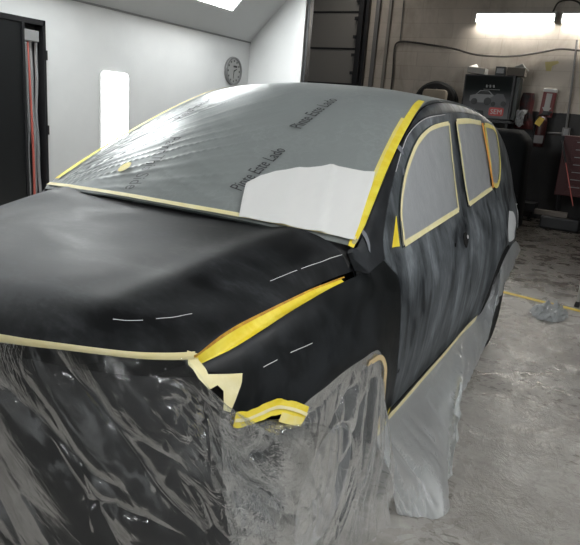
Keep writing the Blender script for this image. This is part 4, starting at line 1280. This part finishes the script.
def dI(A, B, Sx, Ty):
    k = np.clip(B * 8, 0, 1)
    h = .022 * vnoise(A * 9, B * 1.2, 9) * B
    h += .15 * crumple(Sx, Ty, 65, 35, 7, 6, 91, 4, .4) * (.08 + B * .5)
    h += .10 * crumple(Sx, Ty, 60, 50, 22, 5, 97, 2, .5) * (.05 + B * np.exp(-(A / .3) ** 2) * 1.2)
    return h * k
film_sheet('masking_film', I, 240, 110, dI, foldsI, M['film_side'], e)
ribbon('cream_tape', [(p[0], p[1] + .010, 0) for p in tp[:6]], .052, M['cream'], e, .022, side, 5, .25)
MB().box((0, 0, 0), (.001, .001, .001))
tabp = sp(446, 355, (1.3, .36))
blob('tape_tab', 447, 355.5, .03, .012, -.9, M['white'], e, g=(1.5, .38), off=.03)

# masked tail lamp patches
o = surf_panel('tail_lamp_masking', smooth_poly([spl([(508.5, 211), (513, 213), (515, 225), (513.5, 238), (508, 241), (507.5, 226), (508.5, 211)], (3.2, .95))]), side, .04, M['lampw'], None, rim=.002, off=.006)
tag(o, 'white masked patch on the rear quarter ahead of the tail lamp', 'masking patch')
try:
    o = surf_panel('tail_lamp_masking', smooth_poly([spl([(518, 204), (520, 207), (520.3, 215), (519, 226), (517.3, 226), (518, 204)], (3.35, .95))]), side, .04, M['lampw'], None, rim=.002, off=.006)
    tag(o, 'slim white masked strip at the rear edge of the car', 'masking patch')
except Exception as ex:
    print('tail patch', ex)

# ================================================================== FLOOR ITEMS
fl = MB()
a, b = Vector((.40, 4.345, .001)), Vector((1.36, 4.165, .001)); d = (b - a).normalized(); s_ = Vector((-d.y, d.x, 0)) * .035
fl.add([a - s_, b - s_, b + s_, a + s_, a - s_ + Vector((0, 0, .003)), b - s_ + Vector((0, 0, .003)), b + s_ + Vector((0, 0, .003)), a + s_ + Vector((0, 0, .003))], [[0, 1, 2, 3], [4, 5, 6, 7], [0, 1, 5, 4], [1, 2, 6, 5], [2, 3, 7, 6], [3, 0, 4, 7]])
tag(fl.build('floor_line', M['floor_tape']), 'yellow line across the concrete floor behind the car', 'floor line')
# crumpled film
vs = []; fs = []; n = 46; cx, cy = 1.13, 3.86
for i in range(n + 1):
    for j in range(n + 1):
        a = i / n * 2 - 1; b = j / n * 2 - 1
        r = math.hypot(a, b); k = max(abs(a), abs(b)) / max(r, 1e-6)
        a2, b2 = a * k, b * k
        P = Vector((a2 * 1.7, b2 * 1.7, 2))
        rr = min(1, math.hypot(a2, b2))
        x = cx + a2 * .15 + .03 * noise.noise(P * 2.2); y = cy + b2 * .27 + .05 * noise.noise(P * 2 + Vector((4, 0, 0)))
        ring = math.exp(-((rr - .62) / .25) ** 2)
        z = .006 + (.045 * ring + .012) * (1 - rr ** 6) * (.5 + abs(noise.noise(P * 2.5)) * 1.6) + .012 * abs(noise.noise(P * 8)) * (1 - rr ** 4)
        vs.append((x, y, max(z, .003)))
for i in range(n):
    for j in range(n): fs.append([i * (n + 1) + j, (i + 1) * (n + 1) + j, (i + 1) * (n + 1) + j + 1, i * (n + 1) + j + 1])
tag(obj('crumpled_film', vs, fs, M['film_loose'], None, True), 'crumpled scrap of clear film lying beside the yellow floor line', 'plastic scrap')
# metal stand leg at the right edge
e = empty('metal_stand', (1.33, 4.30, 0), 'thin metal stand with black feet at the right edge of the floor', 'stand')
for (x0, y0, x1, y1) in ((1.312, 4.30, 1.312, 4.30), (1.60, 4.30, 1.60, 4.30), (1.46, 4.62, 1.46, 4.62)):
    MB().tube([(x0, y0, .03), (x1, y1, .95)], .013, 10).build('leg', M['alu'], e, True)
    MB().lathe([(.0, 0), (.024, 0), (.022, .03), (.016, .05), (0, .05)], 12, Matrix.Translation((x0, y0, 0))).build('foot', M['black'], e, True)
MB().box((1.29, 4.28, .94), (1.62, 4.64, .965), .004).build('stand_top', M['alu'], e)

# ================================================================== BACK WALL ITEMS
# poster box
e = empty('poster_box', (-.95, 9.7, 1.7), 'black display box with a red badge and car picture on the back wall', 'display box')
c00, c10, c11, c01 = (-1.40, 1.60), (-.56, 1.60), (-.56, 2.37), (-1.40, 2.37)
rz = Matrix.Translation((-.935, 9.75, 1.99)) @ Matrix.Rotation(math.radians(-.3), 4, 'Y')
def BX(mb, x0, x1, y0, y1, z0, z1, bev=0): return mb.box((x0, y0, z0), (x1, y1, z1), bev, rz)
BX(MB(), -.43, .43, -.10, .20, -.36, .38, .008).build('cabinet', M['black'], e)
BX(MB(), .40, .50, -.06, .22, -.34, .36, .006).build('side_panel', mat('dark green side', (.02, .025, .022), .5), e)
m = mat('poster print', (0.2, 0.2, 0.2), .7); m.node_tree.nodes['Principled BSDF'].inputs['Specular IOR Level'].default_value = .15; t = NT(m)
sx = t.n.new('ShaderNodeSeparateXYZ'); tc = t.n.new('ShaderNodeTexCoord'); t.link(tc.outputs['Object'], sx.inputs[0])
mr = t.n.new('ShaderNodeMapRange'); mr.inputs[1].default_value = 1.72; mr.inputs[2].default_value = 2.22
t.link(sx.outputs[2], mr.inputs[0])
t.link(t.ramp(mr.outputs[0], [(0.0, (.17, .17, .175)), (.45, (.09, .09, .095)), (.8, (.012, .016, .016)), (1, (.006, .008, .008))]), t.b.inputs['Base Color'])
BX(MB(), -.405, .385, -.108, -.10, -.335, .36).build('poster', m, e)
# printed cars
pc = MB()
body = [(-.30, -.06), (-.29, .03), (-.20, .05), (-.13, .12), (.02, .12), (.10, .05), (.14, .02), (.14, -.06), (.08, -.085), (-.24, -.085)]
body2 = [(.02, -.10), (.02, -.02), (.09, .02), (.16, .075), (.27, .07), (.31, .0), (.33, -.04), (.32, -.12), (.05, -.12)]
def flat(poly, y0, y1):
    mb = MB().prism(poly, 'y', y0, y1); mb.v = [rz @ v for v in mb.v]; return mb
flat(body, -.112, -.108).build('printed_car', mat('print grey', (.22, .22, .225), .6), e)
flat(body2, -.114, -.110).build('printed_car', mat('print dark grey', (.10, .10, .105), .6), e)
for cx_, cz_, r_ in ((-.21, -.07, .055), (.02, -.06, .065), (.12, -.10, .04), (.29, -.09, .045)):
    flat([(cx_ + r_ * math.cos(q * PI / 8), cz_ + r_ * math.sin(q * PI / 8)) for q in range(16)], -.116, -.112).build('printed_wheel', M['black'], e)
flat([(-.18, .055), (-.12, .11), (.01, .11), (.07, .055)], -.115, -.112).build('printed_window', M['black'], e)
flat([(-.41, -.34), (-.41, -.20), (-.03, -.22), (.0, -.34)], -.114, -.108).build('dark_corner', M['black'], e)
flat([(x * .125 + .19, z * .07 - .225) for x, z in rrect(2, 2, .35)], -.118, -.108).build('badge', mat('red badge', (.45, .02, .015), .4), e)
vs, fs, L = text_mesh('SEM', .115)
obj('badge_text', [rz @ Vector((.19 - L / 2 + v.x, -.120, -.265 + v.y)) for v in vs], fs, M['white'], e)
# small emblem and faint line near the top of the print
em = MB()
for k in range(5):
    em.add([rz @ Vector((-.04 + .03 * k, -.111, .17 + .03 * (k % 2))), rz @ Vector((-.015 + .03 * k, -.111, .17 + .03 * (k % 2))), rz @ Vector((-.02 + .03 * k, -.111, .215 - .02 * (k % 2))), rz @ Vector((-.045 + .03 * k, -.111, .215 - .02 * (k % 2)))], [[0, 1, 2, 3]])
em.add([rz @ Vector(q) for q in ((-.08, -.111, .135), (.2, -.111, .135), (.2, -.111, .143), (-.08, -.111, .143))], [[0, 1, 2, 3]])
em.build('emblem', M['grey'], e, recalc=False)
# shelf the box stands on
tag(MB().box((-1.45, 9.55, 1.58), (-.45, 9.99, 1.625), .004).box((-1.40, 9.60, 1.30), (-1.36, 9.99, 1.58)).box((-.55, 9.60, 1.30), (-.51, 9.99, 1.58)).build('wall_shelf', M['black']), 'black wall shelf carrying the poster box', 'shelf')
# things on top of the box
e = empty('paper_stack', (-1.15, 9.7, 2.44), 'grey folded paper lying on top of the poster box, left', 'papers')
mm_ = Matrix.Translation((-1.17, 9.72, 2.38)) @ Matrix.Rotation(math.radians(4), 4, 'Y')
MB().box((-.17, -.12, 0), (.14, .12, .10), .004, mm_).build('paper_block', mat('grey paper', (.28, .27, .25), .8), e)
MB().add([mm_ @ Vector(q) for q in ((-.15, -.12, .10), (.02, -.12, .10), (-.08, .1, .17), (-.15, .1, .12))], [[0, 1, 2, 3]]).build('folded_flap', M['white'], e)
o = MB().box((-.09, -.06, 0), (.07, .06, .14), .004, Matrix.Translation((-.78, 9.74, 2.375)))
e = empty('small_carton', (-.72, 9.7, 2.385), 'small black and white carton on the poster box, middle', 'carton')
o.build('carton_body', M['black'], e)
MB().box((-.07, -.064, .03), (.05, -.06, .11), 0, Matrix.Translation((-.78, 9.74, 2.375))).build('carton_label', M['grey'], e)
e = empty('open_carton', (-.52, 9.75, 2.37), 'open brown carton with a pale flap on the poster box, right', 'carton')
mo = Matrix.Translation((-.55, 9.76, 2.375)) @ Matrix.Rotation(math.radians(2), 4, 'Y')
MB().box((-.13, -.10, 0), (.17, .12, .13), .004, mo).build('carton_body', mat('dark cardboard', (.10, .085, .07), .8), e)
MB().add([mo @ Vector(q) for q in ((-.02, -.10, .135), (.10, -.10, .19), (.20, .10, .10), (.06, .12, .14), (-.02, -.10, .145), (.10, -.10, .20), (.20, .10, .11), (.06, .12, .15))], [[0, 1, 2, 3], [4, 5, 6, 7], [0, 1, 5, 4], [1, 2, 6, 5], [2, 3, 7, 6], [3, 0, 4, 7]]).build('carton_flap', M['white'], e)
# tyre and maroon machine beside the box
tm = Matrix.Translation((-1.82, 9.62, 2.20 - .04 - .36 + .02)) @ Matrix.Rotation(PI / 2, 4, 'X')
tag(MB().lathe([(.24, -.09), (.36, -.11), (.40, -.07), (.40, .07), (.36, .11), (.24, .09), (.22, 0), (.24, -.09)], 40, tm).build('spare_tyre', M['tyre'], None, True), 'dark tyre leaning on the wall left of the poster box', 'tyre')
tag(MB().box((-2.15, 9.03, 1.41), (-1.50, 9.42, 1.80), .03).build('maroon_case', M['maroon']), 'dark maroon case under the beige can, before the tyre', 'case')
e = empty('beige_can', (-1.72, 9.2, 1.9), 'beige rounded can standing on the maroon case left of the poster box', 'can')
MB().box((-1.93, 9.08, 1.80), (-1.50, 9.24, 2.06), .06).build('can_body', M['beige'], e, True)
MB().lathe([(0, 0), (.03, 0), (.03, .03), (0, .03)], 14, Matrix.Translation((-1.72, 9.16, 2.055))).build('can_cap', M['black'], e)
tag(MB().box((-2.5, 9.0, 1.33), (-1.47, 9.9, 1.40), .005).box((-2.45, 9.05, 0), (-2.37, 9.13, 1.33)).box((-1.58, 9.05, 0), (-1.50, 9.13, 1.33)).build('tall_bench', M['darkmetal']), 'dark tall bench under the tyre and the beige can', 'bench')
# fire sign, extinguisher
e = empty('fire_sign', (-.02, 9.98, 2.05), 'red and white arrow sign on the block wall above the fire extinguisher', 'sign')
ms_ = Matrix.Translation((.03, 9.95, 1.98)) @ Matrix.Rotation(math.radians(2), 4, 'Y')
MB().box((-.105, -.03, -.24), (.105, .045, .22), .006, ms_).build('sign_board', M['red'], e)
MB().box((-.11, -.04, .17), (.11, .045, .23), .01, ms_).build('sign_top', M['white'], e)
ar = MB().prism([(-.045, .15), (.045, .15), (.045, -.08), (.075, -.08), (0, -.2), (-.075, -.08), (-.045, -.08)], 'y', -.036, -.03); ar.v = [ms_ @ v for v in ar.v]
ar.build('arrow', mat('sign white', (.42, .40, .38), .6), e)
e = empty('fire_extinguisher', (-.05, 9.9, 1.35), 'dark red fire extinguisher with a yellow tag hung under the arrow sign', 'fire extinguisher')
fm = Matrix.Translation((.0, 9.88, 1.24))
MB().lathe([(0, 0), (.075, 0), (.085, .02), (.085, .42), (.07, .48), (.03, .51), (.03, .54), (0, .54)], 24, fm).build('cylinder', mat('dark red', (.035, .004, .004), .45), e, True)
MB().box((-.03, -.03, .53), (.10, .03, .57), .006, fm).box((-.02, -.02, .57), (.13, .02, .60), .005, fm).build('handle', M['black'], e)
MB().tube([fm @ Vector(q) for q in ((-.02, 0, .55), (-.10, 0, .50), (-.12, -.01, .30), (-.10, -.02, .1))], .012, 8).build('hose', M['black'], e, True)
MB().box((-.075, -.092, .06), (.075, -.086, .19), 0, fm).build('lower_label', mat('grey label', (.16, .15, .15), .6), e)
MB().box((-.05, -.006, -.07), (.05, 0, .07), 0, Matrix.Translation((-.03, 9.77, 1.66)) @ Matrix.Rotation(math.radians(28), 4, 'Y')).build('yellow_tag', mat('yellow tag', (.62, .42, .06), .6), e)
# maroon coat and crumpled paper on the wall
vs = []; fs = []; n = 24
for i in range(n + 1):
    for j in range(n + 1):
        a = i / n; b = j / n
        wd = .14 + .10 * b + .02 * math.sin(b * 9)
        x = -.30 + (a - .5) * wd * 1.3; z = 2.12 - b * .60
        vs.append((x, 9.90 - .05 * math.sin(PI * a) - .03 * abs(noise.noise(Vector((a * 6, b * 2, 3)))), z))
for i in range(n):
    for j in range(n): fs.append([i * (n + 1) + j, (i + 1) * (n + 1) + j, (i + 1) * (n + 1) + j + 1, i * (n + 1) + j + 1])
mc = mat('maroon cloth', (.05, .012, .012), .9); t = NT(mc)
t.link(t.ramp(t.noise(t.coord(), 5, 4, .6), [(.42, (.025, .025, .026)), (.58, (.075, .012, .012))]), t.b.inputs['Base Color'])
tag(obj('hanging_jacket', vs, fs, mc, None, True), 'dark maroon and grey cloth hanging on the wall right of the poster box', 'jacket')
vs = []; fs = []; n = 12
for i in range(n + 1):
    for j in range(n + 1):
        a = i / n - .5; b = j / n - .5
        vs.append((-.345 + a * .15 + .05 * noise.noise(Vector((a * 3, b * 3, 1))), 9.72 + .04 * noise.noise(Vector((a * 5, b * 5, 7))), 1.70 + b * .26 + .05 * noise.noise(Vector((a * 3, b * 3, 4)))))
for i in range(n):
    for j in range(n): fs.append([i * (n + 1) + j, (i + 1) * (n + 1) + j, (i + 1) * (n + 1) + j + 1, i * (n + 1) + j + 1])
tag(obj('crumpled_paper', vs, fs, M['grey'], None, False), 'crumpled pale paper hanging by the lower corner of the poster box', 'paper')
# conduit, junction box, cables
cn = MB().tube([at(577, 40, 'y', 9.96), at(572, 85, 'y', 9.96), at(566, 130, 'y', 9.96)], .018, 8)
tag(cn.build('wall_conduit', M['conduit'], None, True), 'thin upright grey conduit on the block wall running down to the socket box', 'conduit')
e = empty('socket_box', at(566, 132, 'y', 9.93), 'grey socket box at the foot of the upright conduit', 'socket')
q = at(566, 132, 'y', 9.93)
MB().box(q - Vector((.06, .03, .07)), q + Vector((.06, .06, .07)), .006).build('box_body', M['conduit'], e)
MB().box(q - Vector((.035, .036, .05)), q - Vector((-.035, .03, -.05)), .003).build('cover_plate', M['grey'], e)
MB().tube([q + Vector((-.06, .03, -.03)), q + Vector((-.30, .03, -.045))], .02, 8).build('pipe', M['conduit'], e, True)
pts = [at(u, v, 'y', 9.96) for u, v in ((391, 90), (393, 70), (394, 52), (396, 44), (402, 41.5), (415, 42.5), (435, 45.5), (455, 49), (475, 54.5), (500, 56.5), (520, 55.5), (545, 51.5), (560, 49), (580, 50.5), (600, 52))]
tag(MB().tube(spline(pts, 5), .017, 8).build('wall_cable', M['cable'], None, True), 'dark brown cable bending up and sagging across the block wall', 'cable')
pts = [at(u, v, 'y', 9.97) for u, v in ((404, 0), (402, 20), (400, 42))]
tag(MB().tube(pts, .010, 8).build('thin_cable', M['conduit'], None, True), 'thin upright line running from the ceiling to the cable bend', 'cable')
# yellow paint smear and pale smears
def smear(name, pts, y, m, label):
    P = [at(u, v, 'y', y) for u, v in pts]
    tag(obj(name, P + [p + Vector((0, .004, 0)) for p in P], [list(range(len(P)))] + [[i, (i + 1) % len(P), (i + 1) % len(P) + len(P), i + len(P)] for i in range(len(P))], m), label, 'paint mark')
smear('paint_smear', [(545, 62), (558, 61), (559, 63), (552, 66), (551, 71), (546, 71)], 9.993, mat('yellow smear', (.42, .36, .16), .8), 'yellow paint smear on the block wall above the arrow sign')
# tool chest
e = empty('tool_chest', (.62, 9.4, 0), 'dark red tool chest with drawers at the right edge of the back wall', 'tool chest')
TR = mat('dark red chest', (.05, .005, .006), .4)
MB().box((.46, 9.25, .52), (1.25, 9.75, 1.47), .01).build('chest_body', TR, e)
for k in range(7):
    z = .60 + k * .118
    d_ = MB().box((.60, 9.235, z), (1.21, 9.25, z + .10), .004).build('drawer', TR, e)
    MB().box((.66, 9.215, z + .065), (.82, 9.235, z + .077), .002).build('handle', M['grey'], d_)
for x in (.53, 1.18):
    for y in (9.33, 9.67): MB().tube([(x, y, .04), (x, y, .52)], .025, 8).build('leg', M['black'], e)
tag(MB().box((.24, 8.95, .20), (.74, 9.06, .28), .006).build('wood_plank', mat('pale plank', (.12, .10, .085), .7)), 'pale plank lying on a low black crate before the tool chest', 'plank')
st = empty('pry_bar', at(562, 140, 'y', 9.1), 'thin black and red bar leaning against the tool chest', 'bar')
p0, p1 = at(562, 140, 'y', 9.2), at(573, 206, 'y', 8.9)
MB().tube([p0, p0.lerp(p1, .35)], .014, 8).build('grip', M['black'], st, True)
MB().tube([p0.lerp(p1, .35), p1], .007, 8).build('shaft', M['redstrip'], st, True)
# covered machine behind the car
vs = []; fs = []; na, nz = 40, 24
for j in range(nz + 1):
    b = j / nz; z = 1.50 * b
    k = 1 - .10 * b - max(0, b - .85) * 2.2 * max(0, b - .85) * 6
    for i in range(na):
        a = 2 * PI * i / na; c, s_ = math.cos(a), math.sin(a)
        pw = .45
        x = .52 * math.copysign(abs(c) ** pw, c) * k; y = .40 * math.copysign(abs(s_) ** pw, s_) * k
        r = 1 + .05 * noise.noise(Vector((a * 2.2, b * 1.2, 5))) * (1.3 - b)
        vs.append((-.42 + x * r, 8.7 + y * r, max(0.002, z)))
for j in range(nz):
    for i in range(na): fs.append([j * na + i, j * na + (i + 1) % na, (j + 1) * na + (i + 1) % na, (j + 1) * na + i])
fs.append([nz * na + i for i in range(na)])
tag(obj('covered_machine', vs, fs, M['cloth'], None, True), 'large machine under a black cover behind the rear of the car', 'covered machine')
# low dark cart and stool by the chest
e = empty('low_cart', (-.0, 8.2, 0), 'low dark cart on the floor in front of the back wall', 'cart')
MB().box((-.55, 9.5, .16), (.18, 9.85, .30), .01).build('cart_bed', M['black'], e)
for x in (-.47, .10):
    for y in (9.58, 9.78): MB().lathe([(0, -.02), (.06, -.02), (.07, 0), (.06, .02), (0, .02)], 16, Matrix.Translation((x, y, .08)) @ Matrix.Rotation(PI / 2, 4, 'Y')).build('caster', M['tyre'], e, True)
tag(MB().box((.36, 8.86, 0.0), (.95, 9.12, .20), .03).build('black_crate', M['black']), 'low black crate under the pale plank before the tool chest', 'crate')
